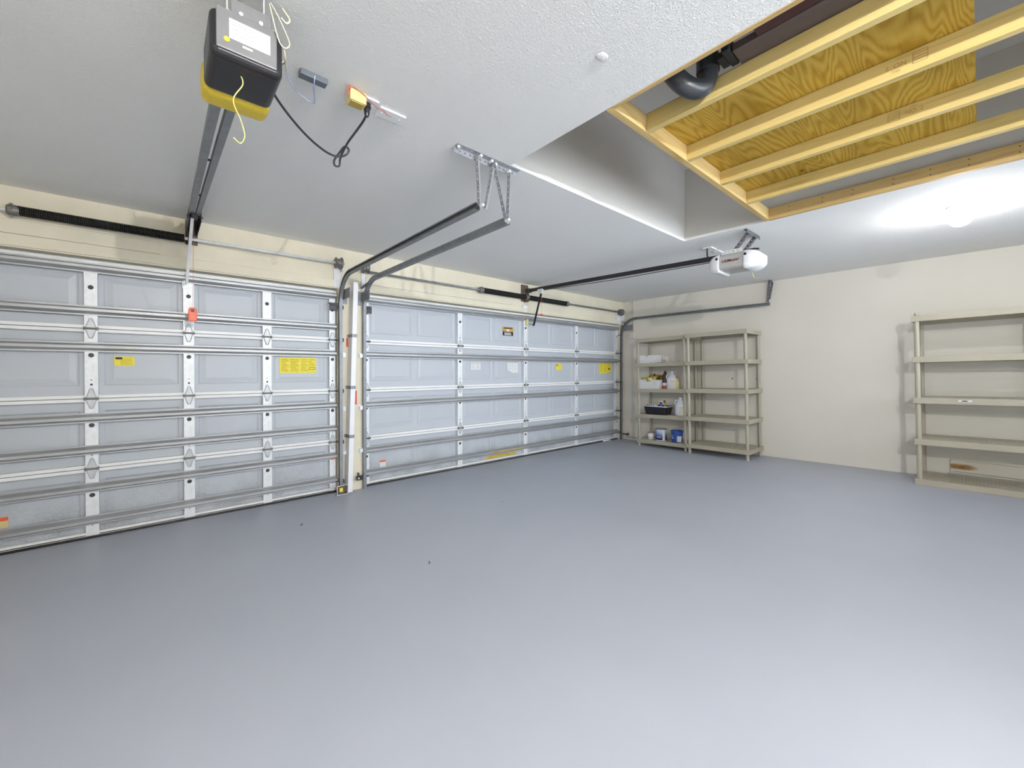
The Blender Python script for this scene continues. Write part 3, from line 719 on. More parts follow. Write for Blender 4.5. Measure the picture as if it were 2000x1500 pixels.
m = MB(); m.box(4.055, 4.02, 2.395, 4.108, 4.12, 2.432); m.box(4.068, 4.045, 2.370, 4.095, 4.095, 2.40); m.build('trolley', 'galv', o2, bevel=.003)
m = MB(); m.bar((4.085, 4.07, 2.385), (4.20, 4.345, 1.945), .008, .030, (1, 0, 0)); m.bar((4.21, 4.335, 1.965), (4.145, 4.415, 1.975), .008, .028, (1, 0, 0)); m.build('door_arm', 'blackpl', o2)
m = MB(); m.box(4.112, D - .045, 1.945, 4.148, D - .003, 2.045); m.build('door_bracket', mat('zinc_yellow_steel', (.66, .64, .34), .4, .4), o2, bevel=.006)
for p, q in (((4.04, 1.50, 2.385), (4.055, 1.372, 2.545)), ((4.19, 1.48, 2.385), (4.225, 1.372, 2.545))):
    mm = MB(); angle_iron(mm, p, V(q) - V(p), (1, 0, 0), (0, 1, 0), (V(q) - V(p)).length, .032, .006); mm.build('hanging_strap', 'strapd', o2)
m = MB(); angle_iron(m, (3.965, 1.365, H - .001), (1, 0, 0), (0, 1, 0), (0, 0, -1), .32, .034); m.build('ceiling_angle', 'strapd', o2)
m = MB(); m.tube(smooth_path([(4.20, 1.40, 2.205), (4.20, 1.39, 2.165), (4.20, 1.375, 2.145), (4.20, 1.335, 2.147)]), .0018, 6); m.build('antenna_wire', 'yelwire', o2)
m = MB(); m.tube(smooth_path([(4.16, 1.45, 2.40), (4.17, 1.43, 2.415), (4.18, 1.38, 2.418), (4.19, 1.34, 2.41)]), .008, 8); m.build('cable', 'blackpl', o2, smooth=True)
cp = thing('ceiling_socket', 'white ceiling socket plate with a short black plug cord beside the silver opener', 'socket', (4.37, 1.845, H))
MB().box(4.255, 1.800, H - .012, 4.40, 1.885, H - .0005).build('plate', 'white', cp, bevel=.003)
MB().box(4.44, 1.800, H - .012, 4.575, 1.860, H - .0005).build('blank_plate', 'white', cp, bevel=.003)
m = MB(); m.tube(smooth_path([(4.27, 1.845, H - .012), (4.265, 1.845, 2.50), (4.24, 1.83, 2.45), (4.19, 1.79, 2.41), (4.13, 1.72, 2.385), (4.11, 1.65, 2.375)]), .008, 8); m.build('plug_cord', 'blackcord', cp, smooth=True)
rh2 = thing('release_handle', 'small dark red release pull on a thin cord before the double door', 'release handle', (4.073, 4.05, 2.07))
m = MB(); m.tube([(4.073, 4.05, 2.372), (4.073, 4.05, 2.07)], .0018, 6); m.build('pull_cord', 'redwire', rh2)
m = MB(); m.cyl((4.050, 4.05, 2.068), (4.096, 4.05, 2.068), .009, 10); m.build('handle', 'redtape', rh2)
wb = thing('wall_button', 'small grey metal plate on the header under the double-door springs', 'plate', (4.05, 4.385, 2.205))
MB().box(4.0, 4.362, 2.172, 4.105, 4.377, 2.235).build('plate', 'galv', wb, bevel=.003)
MB().cyl((4.05, 4.362, 2.210), (4.05, 4.356, 2.210), .014, 12).build('bolt', 'white', wb)

# ================================================================ between the doors
ch = thing('post_channel', 'tall white metal channel strapped slightly askew to the wall between the two doors', 'channel', (1.53, 4.36, fz(4.36)))
b0, b1 = V((1.491, 4.345, .014)), V((1.556, 4.345, 2.205))
m = MB(); w = .045; dp = .105
vs = []
for p in (b0, b1):
    vs += [(p.x - w / 2, 4.385, p.z), (p.x - w / 2, 4.385 - dp, p.z), (p.x + w / 2, 4.385 - dp, p.z), (p.x + w / 2, 4.385, p.z)]
m.add(vs, [(0, 1, 5, 4), (1, 2, 6, 5), (2, 3, 7, 6)]); m.build('channel', 'whitepaint', ch, solid=.003)
def strapband(z, dz):
    k = MB(); x = b0.x + (b1.x - b0.x) * z / 2.2
    k.box(x - w / 2 - .018, 4.380, z - .016, x - w / 2, 4.3845, z + .016); k.box(x - w / 2 - .004, 4.276, z - .016, x - w / 2 - .002, 4.385, z + .016)
    k.box(x - w / 2 - .004, 4.274, z - .016, x + w / 2 + .004, 4.2765, z + .016); k.box(x + w / 2 + .002, 4.276, z - .016, x + w / 2 + .004, 4.385, z + .016)
    k.build('strap', 'track', ch)
for z in (1.645, 1.105, .595): strapband(z, 0)
m = MB(); m.box(1.565, WY - .002, .915, 1.602, WY, 1.065); tag(m.build('tape_strip', 'redtape'), 'longer red tape strip on the wall between the doors, knee to waist high', 'tape')
m = MB(); m.box(1.492, WY - .002, 1.53, 1.512, WY, 1.625); tag(m.build('tape_strip', 'redtape'), 'short red tape mark high on the wall left of the white channel', 'tape')
sn = thing('safety_sensor', 'dark safety sensor with a yellow label at the foot of the white channel', 'sensor', (1.40, 4.30, fz(4.30)))
m = MB(); m.box(1.375, 4.285, .022, 1.435, 4.335, .092); bx = m.build('body', 'brownsteel', sn, bevel=.004)
MB().box(1.388, 4.2825, .035, 1.418, 4.2855, .075).build('label', 'ylabel', bx)
m = MB(); m.tube([(1.362, 4.28, .098), (1.362, 4.275, .008), (1.47, 4.275, .010), (1.475, 4.30, .098), (1.362, 4.28, .098)], .0042, 6); m.build('wire_guard', 'galv', sn)
m = MB(); m.box(1.435, 4.31, .03, 1.465, 4.36, .09); m.build('bracket', 'brownsteel', sn)
sn2 = thing('safety_sensor', 'small black safety sensor low on the double door left track', 'sensor', (1.60, 4.32, .14))
m = MB(); m.box(1.575, 4.305, .115, 1.635, 4.345, .160); b2 = m.build('body', 'blackpl', sn2, bevel=.006)
MB().cyl((1.590, 4.305, .137), (1.590, 4.301, .137), .009, 12).build('lens', 'white', b2)
m = MB(); m.box(1.60, 4.33, .158, 1.608, 4.375, .185); m.bar((1.632, 4.33, .15), (1.665, 4.35, .165), .006, .012); m.build('bracket', 'brownsteel', sn2)
sn3 = thing('safety_sensor', 'small dark red-brown safety sensor near the floor in the far right corner', 'sensor', (6.53, 4.28, .11))
m = MB(); m.box(6.505, 4.235, .085, 6.552, 4.27, .125); m.build('body', 'brownsteel', sn3, bevel=.004)
m = MB(); m.box(6.50, 4.26, .095, 6.506, 4.36, .115); m.build('bracket', 'dark', sn3)

# ================================================================ shelving units
def shelf_mesh(dx, dy, th, slots):
    m = MB(); r = .022
    m.box(-dx, -dy, -th, -dx + r, dy, 0).box(dx - r, -dy, -th, dx, dy, 0).box(-dx + r, -dy, -th, dx - r, -dy + r, 0).box(-dx + r, dy - r, -th, dx - r, dy, 0)
    ix, iy = dx - r, dy - r
    rows_ = 5; sl = .034; so = (2 * ix - rows_ * sl) / (rows_ + 1)
    for i in range(rows_ + 1):
        x = -ix + i * (so + sl); m.box(x, -iy, -.010, x + so, iy, -.003)
    ny = int(2 * iy / .024)
    for i in range(rows_):
        xa = -ix + so + i * (so + sl)
        for j in range(ny + 1):
            y = -iy + 2 * iy * j / ny; m.box(xa, max(-iy, y - .0055), -.010, xa + sl, min(iy, y + .0055), -.0035)
    return m
def shelving(label, front, y0, y1, back, levels, zbase, group=None, feet=True):
    # front: x of the front edge; y0 > y1
    t = thing('shelving_unit', label, 'shelving unit', ((front + back) / 2, (y0 + y1) / 2, zbase), group)
    t.rotation_euler = (-math.atan(FS), 0, 0)
    dx, dy, th = (back - front) / 2, (y0 - y1) / 2, .060
    s0 = shelf_mesh(dx, dy, th, True).build('shelf', 'beige', t, local=True, bevel=.003); s0.location = (0, 0, levels[0])
    for z in levels[1:]:
        c = s0.copy(); COL.objects.link(c); c.location = (0, 0, z)
    px, py = dx - .032, dy - .036
    cache = {}
    lows = [0.0 if feet else levels[0] - th - .001] + list(levels[:-1])
    for k, z in enumerate(levels):
        a = lows[k] if k == 0 else levels[k - 1]; b = z - th
        if b - a < .005: continue
        L = round(b - a, 4)
        for sx in (-1, 1):
            for sy in (-1, 1):
                if L not in cache:
                    cache[L] = MB().lathe([(.0215, 0), (.0215, L)], (0, 0, 0), 20).build('post', 'beige', t, local=True)
                    c = cache[L]
                else: c = cache[L].copy(); COL.objects.link(c)
                c.location = (sx * px, sy * py, a)
    return t
lev = [.142, .556, .970, 1.384, 1.797]
levA = [.112, .536, .960, 1.384, 1.797]
uB = shelving('empty beige plastic five-shelf unit next to the stocked one in the corner', 6.012, 2.892, 2.022, 6.560, lev, fz(2.457))
uA = shelving('beige plastic five-shelf unit in the corner holding baskets, jugs and paint cans', 6.105, 3.800, 2.930, 6.555, levA, fz(3.365))
uC = shelving('empty beige plastic five-shelf unit cut off by the right edge of the view', 5.978, .432, -.470, 6.524, [.060, .478, .908, 1.336, 1.765], fz(-.02), feet=False)
m = MB(); m.lathe([(.014, 0), (.017, .004), (.017, .028), (.010, .032)], (-.240, .415, 1.765), 12); m.build('post_cap', 'beige', uC, local=True)
m = MB(); m.box(-.2750, .040, .875, -.2728, .130, .893); lc = m.build('label', 'paper', uC, local=True); tag(lc, 'small white sticker with a dark mark')
k = MB(); k.ball((0, 0, 0), .012, 8, (.1, 2.0, .45))
for i, p in enumerate(k.v): k.v[i] = p + V((-.2756, .088, .884))
k.build('printed_mark', 'ink', lc, local=True)

def onA(y, lvl):   # height of a shelf top of the corner unit at y
    return fz(y) + levA[lvl] * 1.0 - .003
# ---------------------------------------------------------------- things on the corner unit
def basket(label, x, y, z, wx, wy, h, group='white baskets'):
    t = thing('basket', label, 'basket', (x, y, z), group)
    m = MB(); tp = .86
    def wall(o, du, L0, L1, n, notch=False):
        # slatted wall leaning outward: o centre, du along
        du = V(du); dn = V((du.y, -du.x, 0)); nv = int(L1 / .016); nh = 7
        for i in range(nv + 1):
            f = i / nv - .5; top = h
            if notch and abs(f * L1) < .05: top = h - .034 * math.sqrt(max(0, 1 - (f * L1 / .05) ** 2))
            b0_, b1_ = V(o[0]) + du * (f * L0), V(o[1]) + du * (f * L1)
            b1_ = b0_.lerp(b1_, top / h); m.bar(b0_, b1_, .0085, .003, dn)
        for j in range(nh + 1):
            g = j / nh; a = V(o[0]).lerp(V(o[1]), g); L = L0 + (L1 - L0) * g
            if notch and g > .75:
                m.bar(a - du * L / 2, a - du * .05, .003, .010, (0, 0, 1)); m.bar(a + du * .05, a + du * L / 2, .003, .010, (0, 0, 1))
            else: m.bar(a - du * L / 2, a + du * L / 2, .003, .010, (0, 0, 1))
    zb, zt = z, z + h; bx, by = wx * tp, wy * tp
    wall(((x - bx / 2, y, zb), (x - wx / 2, y, zt)), (0, 1, 0), by, wy, 0, True)
    wall(((x + bx / 2, y, zb), (x + wx / 2, y, zt)), (0, 1, 0), by, wy, 0, True)
    wall(((x, y - by / 2, zb), (x, y - wy / 2, zt)), (1, 0, 0), bx, wx, 0)
    wall(((x, y + by / 2, zb), (x, y + wy / 2, zt)), (1, 0, 0), bx, wx, 0)
    m.build('slatted_body', 'white', t)
    k = MB(); k.box(x - bx / 2, y - by / 2, zb, x + bx / 2, y + by / 2, zb + .004); k.build('base', 'white', t)
    k = MB()
    pts = []
    for s, ax in ((-1, x - wx / 2), (1, x + wx / 2)):
        row = [(ax, y - s * wy / 2, zt)] + [(ax, y + s * q, zt - .034 * math.sqrt(max(0, 1 - (q / .05) ** 2))) for q in (-.05, -.03, 0, .03, .05)] + [(ax, y + s * wy / 2, zt)]
        pts += row
    k.tube(pts + [pts[0]], .005, 6); k.build('rim', 'white', t)
    return t
z3, z2, z1, z0_ = onA(3.7, 3), onA(3.6, 2), onA(3.5, 1), onA(3.4, 0)
basket('shallow white slatted basket alone on the second shelf from the top', 6.270, 3.655, z3, .235, .345, .135)
basket('white slatted basket full of yellow cloths on the middle shelf', 6.265, 3.605, z2, .235, .37, .148)
# folded paper sheet and small box near the upper basket
m = MB(); n = 8
for i in range(n + 1):
    f = i / n; yy = 3.455 - .37 * f; zz = onA(yy, 3) + .006 + .010 * math.sin(f * 5)
    m.v += [V((6.135, yy, zz)), V((6.33, yy + .02, zz + .012))]
for i in range(n): m.f.append((2 * i, 2 * i + 1, 2 * i + 3, 2 * i + 2))
tag(m.build('paper_sheet', 'paper', solid=.006), 'folded white paper lying on the shelf right of the upper basket', 'paper')
bxx = thing('carton', 'small white and pink carton behind the upper basket', 'carton', (6.38, 3.44, onA(3.44, 3)))
MB().box(6.35, 3.405, onA(3.44, 3), 6.42, 3.475, onA(3.44, 3) + .115).build('body', 'paper', bxx, bevel=.002)
MB().box(6.3485, 3.41, onA(3.44, 3) + .02, 6.3505, 3.47, onA(3.44, 3) + .06).build('printed_band', mat('pink_print', (.60, .36, .36), .6), bxx)
def cloth(label, c, r, m_, seed, sq=(1, 1, .6), group=None):
    rnd = random.Random(seed); k = MB(); k.ball((0, 0, 0), r, 14)
    ph = [rnd.uniform(0, 6.3) for _ in range(6)]
    for i, p in enumerate(k.v):
        d = p.normalized(); w = 1 + .22 * math.sin(5 * d.x + ph[0]) * math.sin(6 * d.y + ph[1]) + .16 * math.sin(11 * d.z + ph[2] + 4 * d.x) + .10 * math.sin(17 * d.y + ph[3])
        k.v[i] = V((d.x * r * w * sq[0], d.y * r * w * sq[1], d.z * r * w * sq[2])) + V(c)
    return tag(k.build('cleaning_cloth', m_, smooth=True), label, 'cloth', group)
M['lime'] = mat('lime_cloth', (.42, .42, .07), .9, var=.4, vscale=30); M['paleyel'] = mat('pale_yellow_cloth', (.72, .66, .30), .9, var=.2, vscale=30)
M['mustard'] = mat('mustard_cloth', (.46, .34, .04), .9, var=.25, vscale=25); M['brownbag'] = mat('brown_leather', (.14, .075, .02), .6, var=.3, vscale=15)
cloth('lime-green crumpled cloth at the left in the middle-shelf basket', (6.24, 3.715, z2 + .152), .062, 'lime', 2, (1, 1.1, .55))
cloth('pale yellow crumpled cloth in the middle-shelf basket', (6.22, 3.60, z2 + .152), .058, 'paleyel', 5, (1, 1.1, .6))
cloth('mustard-yellow bulging cloth at the back of the middle-shelf basket', (6.335, 3.60, z2 + .195), .070, 'mustard', 9, (.8, 1.2, .75))
cloth('dark brown leather pouch at the right in the middle-shelf basket', (6.30, 3.452, z2 + .18), .058, 'brownbag', 12, (.8, 1.05, .75))
def bottle(name, label, c, prof, m_, n=20, cap=None, capm='blackpl', cat='bottle', lab=None, group=None):
    t = thing(name, label, cat, c, group)
    MB().lathe(prof, c, n).build('body', m_, t, smooth=True)
    if cap: MB().lathe(cap, c, n).build('cap', capm, t)
    if lab:
        r, za, zb, lm = lab; MB().lathe([(r, za), (r, zb)], c, n, caps=False).build('label', lm, t, smooth=True, solid=.001)
    return t
M['amber'] = mat('amber_liquid', (.62, .40, .12), .25); M['darkbrown'] = mat('dark_brown_plastic', (.05, .02, .012), .4)
bottle('spray_bottle', 'small amber bottle with a black cap standing in the cloth basket', (6.20, 3.53, z2 + .06), [(.02, 0), (.026, .005), (.026, .11), (.014, .135), (.012, .15)], 'amber', cap=[(.014, .148), (.015, .152), (.015, .19), (.012, .193)])
t = bottle('brown_bottle', 'tall dark brown bottle with red foot, between the cloth basket and white jug', (6.265, 3.378, z2), [(.036, 0), (.042, .006), (.042, .12), (.040, .19), (.030, .25), (.016, .285), (.013, .30)], 'darkbrown', lab=(.0425, .055, .105, 'paper'))
MB().lathe([(.043, .004), (.043, .05)], (6.265, 3.378, z2), 20, caps=False).build('base_band', 'redtape', t, smooth=True, solid=.001)
M['jug'] = mat('milky_jug_plastic', (.70, .73, .80), .3, var=.04)
def jug(label, x, y, z):
    t = thing('jug', label, 'jug', (x, y, z), 'white gallon jugs')
    def sq(r, k=.78): return r
    prof = [(.060, 0), (.074, .008), (.076, .02), (.076, .165), (.070, .185), (.048, .225), (.026, .255), (.020, .262), (.020, .272)]
    MB().lathe(prof, (x, y, z), 24).build('body', 'jug', t, smooth=True)
    MB().lathe([(.022, .268), (.024, .272), (.024, .290), (.020, .292)], (x, y, z), 16).build('cap', 'white', t)
    k = MB(); k.tube(smooth_path([(x - .02, y + .012, z + .250), (x - .045, y + .045, z + .245), (x - .048, y + .062, z + .21), (x - .040, y + .060, z + .175)]), .010, 8); k.build('handle', 'jug', t, smooth=True)
    k = MB()
    N = 8; a0, a1 = math.radians(195), math.radians(262)
    for i in range(N + 1):
        a = a0 + (a1 - a0) * i / N; k.v += [V((x + .0775 * math.cos(a), y + .0775 * math.sin(a), z + .03)), V((x + .0775 * math.cos(a), y + .0775 * math.sin(a), z + .150))]
    for i in range(N): k.f.append((2 * i, 2 * i + 2, 2 * i + 3, 2 * i + 1))
    lb = k.build('label', mat('cream_label', (.74, .68, .56), .6), t, solid=.001)
    k = MB()
    for i in range(N + 1):
        a = a0 + (a1 - a0) * i / N; k.v += [V((x + .0788 * math.cos(a), y + .0788 * math.sin(a), z + .136)), V((x + .0788 * math.cos(a), y + .0788 * math.sin(a), z + .141))]
    for i in range(N): k.f.append((2 * i, 2 * i + 2, 2 * i + 3, 2 * i + 1))
    k.build('printed_band', 'redtape', lb, solid=.0008)
    return t
jug('white gallon jug on the middle shelf beside the dark brown bottle', 6.275, 3.270, z2)
jug('white gallon jug on the lower shelf beside the black tub', 6.240, 3.110, z1 + .008)
bottle('oil_bottle', 'small yellow-green bottle half hidden behind the middle-shelf jug', (6.36, 3.225, z2), [(.030, 0), (.036, .006), (.036, .13), (.018, .165), (.014, .185)], mat('yellow_oil', (.55, .50, .12), .3), cap=[(.016, .183), (.017, .187), (.017, .205), (.013, .207)], capm='redtape')
tb = thing('storage_tub', 'black plastic tub with a pale rim on the second shelf from the bottom', 'tub', (6.27, 3.50, z1))
def tubmesh(x, y, z, bx, by, wx, wy, h):
    k = MB(); rings = []
    def ring(hx, hy, zz, r=.04, n=5):
        o = []
        for sx, sy, a0 in ((1, 1, 0), (-1, 1, 90), (-1, -1, 180), (1, -1, 270)):
            for i in range(n):
                a = math.radians(a0 + 90 * i / (n - 1)); o.append((x + sx * (hx - r) + r * math.cos(a), y + sy * (hy - r) + r * math.sin(a), zz))
        return o
    L = [ring(bx, by, z), ring(wx, wy, z + h), ring(wx - .006, wy - .006, z + h), ring(bx - .006, by - .006, z + .006)]
    q = len(L[0]); vs = [p for r_ in L for p in r_]
    fs = [(i * q + k_, i * q + (k_ + 1) % q, (i + 1) * q + (k_ + 1) % q, (i + 1) * q + k_) for i in range(3) for k_ in range(q)]
    fs += [tuple(range(q)), tuple(3 * q + k_ for k_ in range(q))]
    return k.add(vs, fs), ring
k, ring = tubmesh(6.27, 3.50, z1, .115, .175, .135, .205, .145); k.build('body', 'blackpl', tb)
k = MB(); r_ = ring(.138, .208, z1 + .138); k.tube(r_ + [r_[0]], .0075, 6); tag(k.build('rim', 'white', tb), 'pale rim')
rem = thing('foam_pack', 'white and black packet lying on top of the black tub at its left', 'packet', (6.235, 3.56, z1 + .13))
k = MB(); k.box(6.20, 3.500, z1 + .128, 6.27, 3.635, z1 + .165); k.build('body', 'paper', rem, bevel=.006)
k = MB()
for yy in (3.615, 3.585, 3.545): k.box(6.199, yy - .010, z1 + .140, 6.2005, yy + .004, z1 + .160)
k.build('printed_marks', 'ink', rem)
M['blue'] = mat('blue_plastic', (.03, .08, .36), .35, var=.1)
bottle('blue_bottle', 'blue bottle standing in the black tub', (6.24, 3.435, z1 + .010), [(.024, 0), (.028, .006), (.028, .13), (.020, .17), (.012, .20)], 'blue')
br = thing('paint_brush', 'wooden-handled brush with cream bristles lying across the black tub contents', 'brush', (6.26, 3.42, z1 + .2))
k = MB(); k.bar((6.235, 3.470, z1 + .222), (6.25, 3.395, z1 + .214), .028, .024); k.build('bristles', mat('cream_bristle', (.78, .64, .44), .8, var=.2, vscale=60), br, bevel=.005)
k = MB(); k.bar((6.25, 3.395, z1 + .214), (6.256, 3.368, z1 + .222), .026, .036); k.build('ferrule', 'brownbag', br)
pl = thing('pliers', 'yellow-handled pliers sticking out of the black tub', 'pliers', (6.26, 3.37, z1 + .15))
for a, b in ((3.395, 3.375), (3.375, 3.345)):
    k = MB(); k.tube([(6.26, a, z1 + .07), (6.255, (a + b) / 2, z1 + .14), (6.25, b, z1 + .195)], .008, 8); k.build('handle', 'mustard', pl, smooth=True)
k = MB(); k.box(6.245, 3.372, z1 + .02, 6.275, 3.398, z1 + .075); k.build('jaws', 'dark', pl)
def can(label, x, y, z, r, h, bm, lidm, bands=(), cat='paint can'):
    t = thing('paint_can', label, cat, (x, y, z))
    MB().lathe([(r * .97, 0), (r, .003), (r, h - .006), (r * 1.02, h - .004), (r * 1.02, h)], (x, y, z), 26).build('body', bm, t)
    MB().lathe([(r * .2, h - .004), (r * .9, h - .004), (r * 1.02, h + .001), (r * 1.04, h - .001), (r * 1.04, h - .010)], (x, y, z), 26).build('lid', lidm, t)
    for za, zb, bm_ in bands: MB().lathe([(r + .0012, za), (r + .0012, zb)], (x, y, z), 26, caps=False).build('label_band', bm_, t, smooth=True, solid=.0008)
    return t
M['rustlid'] = mat('rusty_lid', (.22, .07, .04), .6, .2, var=.35, vscale=25)
zc = lambda y: onA(y, 0)
can('small white can with a rusty lid, leftmost on the bottom shelf', 6.26, 3.625, zc(3.625), .053, .118, 'paper', 'rustlid', [(.03, .085, 'white')])
def m_fade():
    m, nt, b = new_mat('blue_fading_label'); b.inputs['Roughness'].default_value = .4
    t = nt.nodes.new('ShaderNodeTexCoord'); s = nt.nodes.new('ShaderNodeSeparateXYZ'); nt.links.new(t.outputs['Generated'], s.inputs[0])
    nt.links.new(ramp(nt, s.outputs['Z'], [(0, (.015, .035, .22)), (.35, (.03, .07, .30)), (.62, (.25, .38, .62)), (.92, (.66, .72, .80))]), b.inputs['Base Color']); return m
t = can('blue and white one-gallon paint can, middle of the bottom shelf', 6.255, 3.438, zc(3.438), .084, .195, 'paper', 'dark', [(.012, .182, m_fade())])
k = MB(); N = 6
for i in range(N + 1):
    a = math.radians(222 + 30 * i / N); k.v += [V((6.255 + .087 * math.cos(a), 3.438 + .087 * math.sin(a), zc(3.438) + .014)), V((6.255 + .087 * math.cos(a), 3.438 + .087 * math.sin(a), zc(3.438) + .18))]
for i in range(N): k.f.append((2 * i, 2 * i + 2, 2 * i + 3, 2 * i + 1))
k.build('side_panel', 'paper', t, solid=.001)
k = MB()
for za in (.052, .070): 
    for i in range(9):
        a0, a1 = math.radians(158 + 6 * i), math.radians(158 + 6 * i + 5)
        k.bar((6.255 + .0868 * math.cos(a0), 3.438 + .0868 * math.sin(a0), zc(3.438) + za), (6.255 + .0868 * math.cos(a1), 3.438 + .0868 * math.sin(a1), zc(3.438) + za), .002, .006)
k.build('printed_lines', 'white', t)
bk = thing('bucket', 'blue plastic bucket with a pale label and raised handle, right end of the bottom shelf', 'bucket', (6.25, 3.17, zc(3.17)))
c = (6.25, 3.165, zc(3.165))
MB().lathe([(.074, 0), (.077, .003), (.090, .165), (.098, .167), (.098, .185), (.090, .187), (.085, .187), (.074, .01)], c, 28).build('body', 'blue', bk, smooth=False)
k = MB(); pts = [(c[0] - .02 * math.sin(a), c[1] + .095 * math.cos(a), c[2] + .175 + .075 * math.sin(a)) for a in [PI * i / 14 for i in range(15)]]; k.tube(pts, .0022, 6); k.build('bail_handle', 'galv', bk, smooth=True)
k = MB()
for i in range(7):
    a = math.radians(208 + 48 * i / 6); k.v += [V((c[0] + .0815 * math.cos(a), c[1] + .0815 * math.sin(a), c[2] + .012)), V((c[0] + .0895 * math.cos(a), c[1] + .0895 * math.sin(a), c[2] + .105))]
for i in range(6): k.f.append((2 * i, 2 * i + 2, 2 * i + 3, 2 * i + 1))
k.build('label', 'paper', bk, solid=.001)
k = MB(); k.bar((c[0] - .0885, c[1] + .045 - .03, c[2] + .105), (c[0] - .086, c[1] + .045 + .01, c[2] + .105), .003, .006); k.bar((c[0] - .083, c[1] + .018, c[2] + .07), (c[0] - .0825, c[1] + .034, c[2] + .07), .004, .018); k.build('printed_mark', 'white', bk)

# ================================================================ right wall fittings
cd = thing('cable_duct', 'thin ivory cable duct running down to a small box in the far right corner', 'cable duct', (WX - .01, 4.15, 1.9))
MB().box(WX - .020, 4.142, 1.975, WX - .0005, 4.166, H - .001).build('duct', 'duct', cd, bevel=.003)
MB().box(WX - .055, 4.125, 1.868, WX - .0005, 4.215, 1.980).build('junction_box', 'duct', cd, bevel=.005)
for i, (yy, lab) in enumerate(((2.455, 'left of two small dark screw holes on the wall behind the empty shelves'), (2.12, 'right of two small dark screw holes on the wall behind the empty shelves'))):
    m = MB(); m.cyl((WX - .003, yy, 1.16), (WX + .003, yy, 1.16), .010, 10); tag(m.build('screw_anchor', 'dark'), lab, 'screw anchor')
def m_stain():
    m, nt, b = new_mat('scorched_board'); b.inputs['Roughness'].default_value = .7
    t = nt.nodes.new('ShaderNodeTexCoord'); mp = nt.nodes.new('ShaderNodeMapping'); mp.inputs['Location'].default_value = (0, -1.19, -1.43); mp.inputs['Scale'].default_value = (0, 7, 26)
    nt.links.new(t.outputs['Object'], mp.inputs['Vector'])
    g = nt.nodes.new('ShaderNodeTexGradient'); g.gradient_type = 'SPHERICAL'; nt.links.new(mp.outputs['Vector'], g.inputs['Vector'])
    n = noise(nt, coords(nt, (1, 14, 40)), 1, 4)
    mu = nt.nodes.new('ShaderNodeMath'); mu.operation = 'MULTIPLY'; nt.links.new(g.outputs['Fac'], mu.inputs[0]); nt.links.new(n, mu.inputs[1])
    nt.links.new(ramp(nt, mu.outputs[0], [(.02, (.62, .58, .50)), (.20, (.36, .22, .08)), (.42, (.22, .11, .03))]), b.inputs['Base Color']); return m
sb = thing('skirting_board', 'short cream board with a brown scorch mark on the wall behind the right shelving', 'board', (WX, -.05, .19))
MB().box(WX - .035, -.60, .190, WX - .0005, .198, .312).build('board', m_stain(), sb, bevel=.003)
MB().box(WX - .040, -.60, .100, WX - .0005, .215, .165).build('ledge', 'floor', sb, bevel=.004)

# ================================================================ timber platform in the ceiling opening
pf = thing('loft_platform', 'timber loft platform of joists and plywood filling most of the ceiling opening', 'platform', (2.77, .4, H))
jz0, jz1 = H, H + .089
YE = -.70
for x in (1.952, 2.408, 2.890, 3.366):
    MB().box(x, YE, jz0, x + .038, 1.165, jz1).build('joist', 'pine', pf, bevel=.003)
MB().box(1.655, 1.165, jz0 - .002, 3.898, 1.203, jz1).build('ledger', 'pinex', pf, bevel=.003)
MB().box(3.860, YE, jz0 - .006, 3.898, 1.165, jz1).build('rim_joist', 'pine2', pf, bevel=.003)
MB().box(1.649, YE, jz0 - .002, 1.672, 1.165, jz1 - .04).build('rim_joist', 'pine2', pf, bevel=.002)
m = MB(); m.add([(x, y, z) for z in (jz1 + .001, jz1 + .019) for x, y in ((1.979, 1.20), (3.40, 1.20), (3.40, .018), (1.979, .022))],
                [(0, 1, 2, 3), (7, 6, 5, 4), (0, 4, 5, 1), (1, 5, 6, 2), (2, 6, 7, 3), (3, 7, 4, 0)])
m.build('plywood_sheet', 'ply', pf)
m = MB()
for y in (1.02, .80, .62, .40, .22, .05, -.15): 
    for z in (.030, .065): m.cyl((3.8605, y, H + z), (3.8585, y, H + z), .004, 6)
m.build('nail_heads', 'dark', pf)
js = [o for o in pf.children if o.name.startswith('joist')]
def stamp(j, x, y, flip):
    e = (0, 1, 0) if not flip else (0, 1, 0)
    ex, ey = ((0, -1, 0), (0, 0, 1)) if not flip else ((0, 1, 0), (0, 0, -1))
    sg = -1 if not flip else 1
    text('NO. 2', .026, 'inky2', 'grade_stamp', j, frame((x - .0006, y, H + .050), ex, ey), .0002)
    text('MILL', .014, 'inky2', 'grade_stamp', j, frame((x - .0006, y, H + (.074 if not flip else .026)), ex, ey), .0002)
    k = MB(); yc = y - sg * .075
    for a, b in ((-.022, -.022), (-.022, .022)): k.box(x - .0008, yc + b - .001, H + .028, x - .0002, yc + b + .001, H + .074)
    for b in (.028, .040, .052, .063, .074): k.box(x - .0008, yc - .022, H + b - .001, x - .0002, yc + .022, H + b + .001)
    k.build('grade_mark', 'inky2', j)
M['inky2'] = mat('brown_stamp_ink', (.34, .23, .09), .8)
stamp(js[1], 2.408, .245, True); stamp(js[2], 2.890, .225, False)
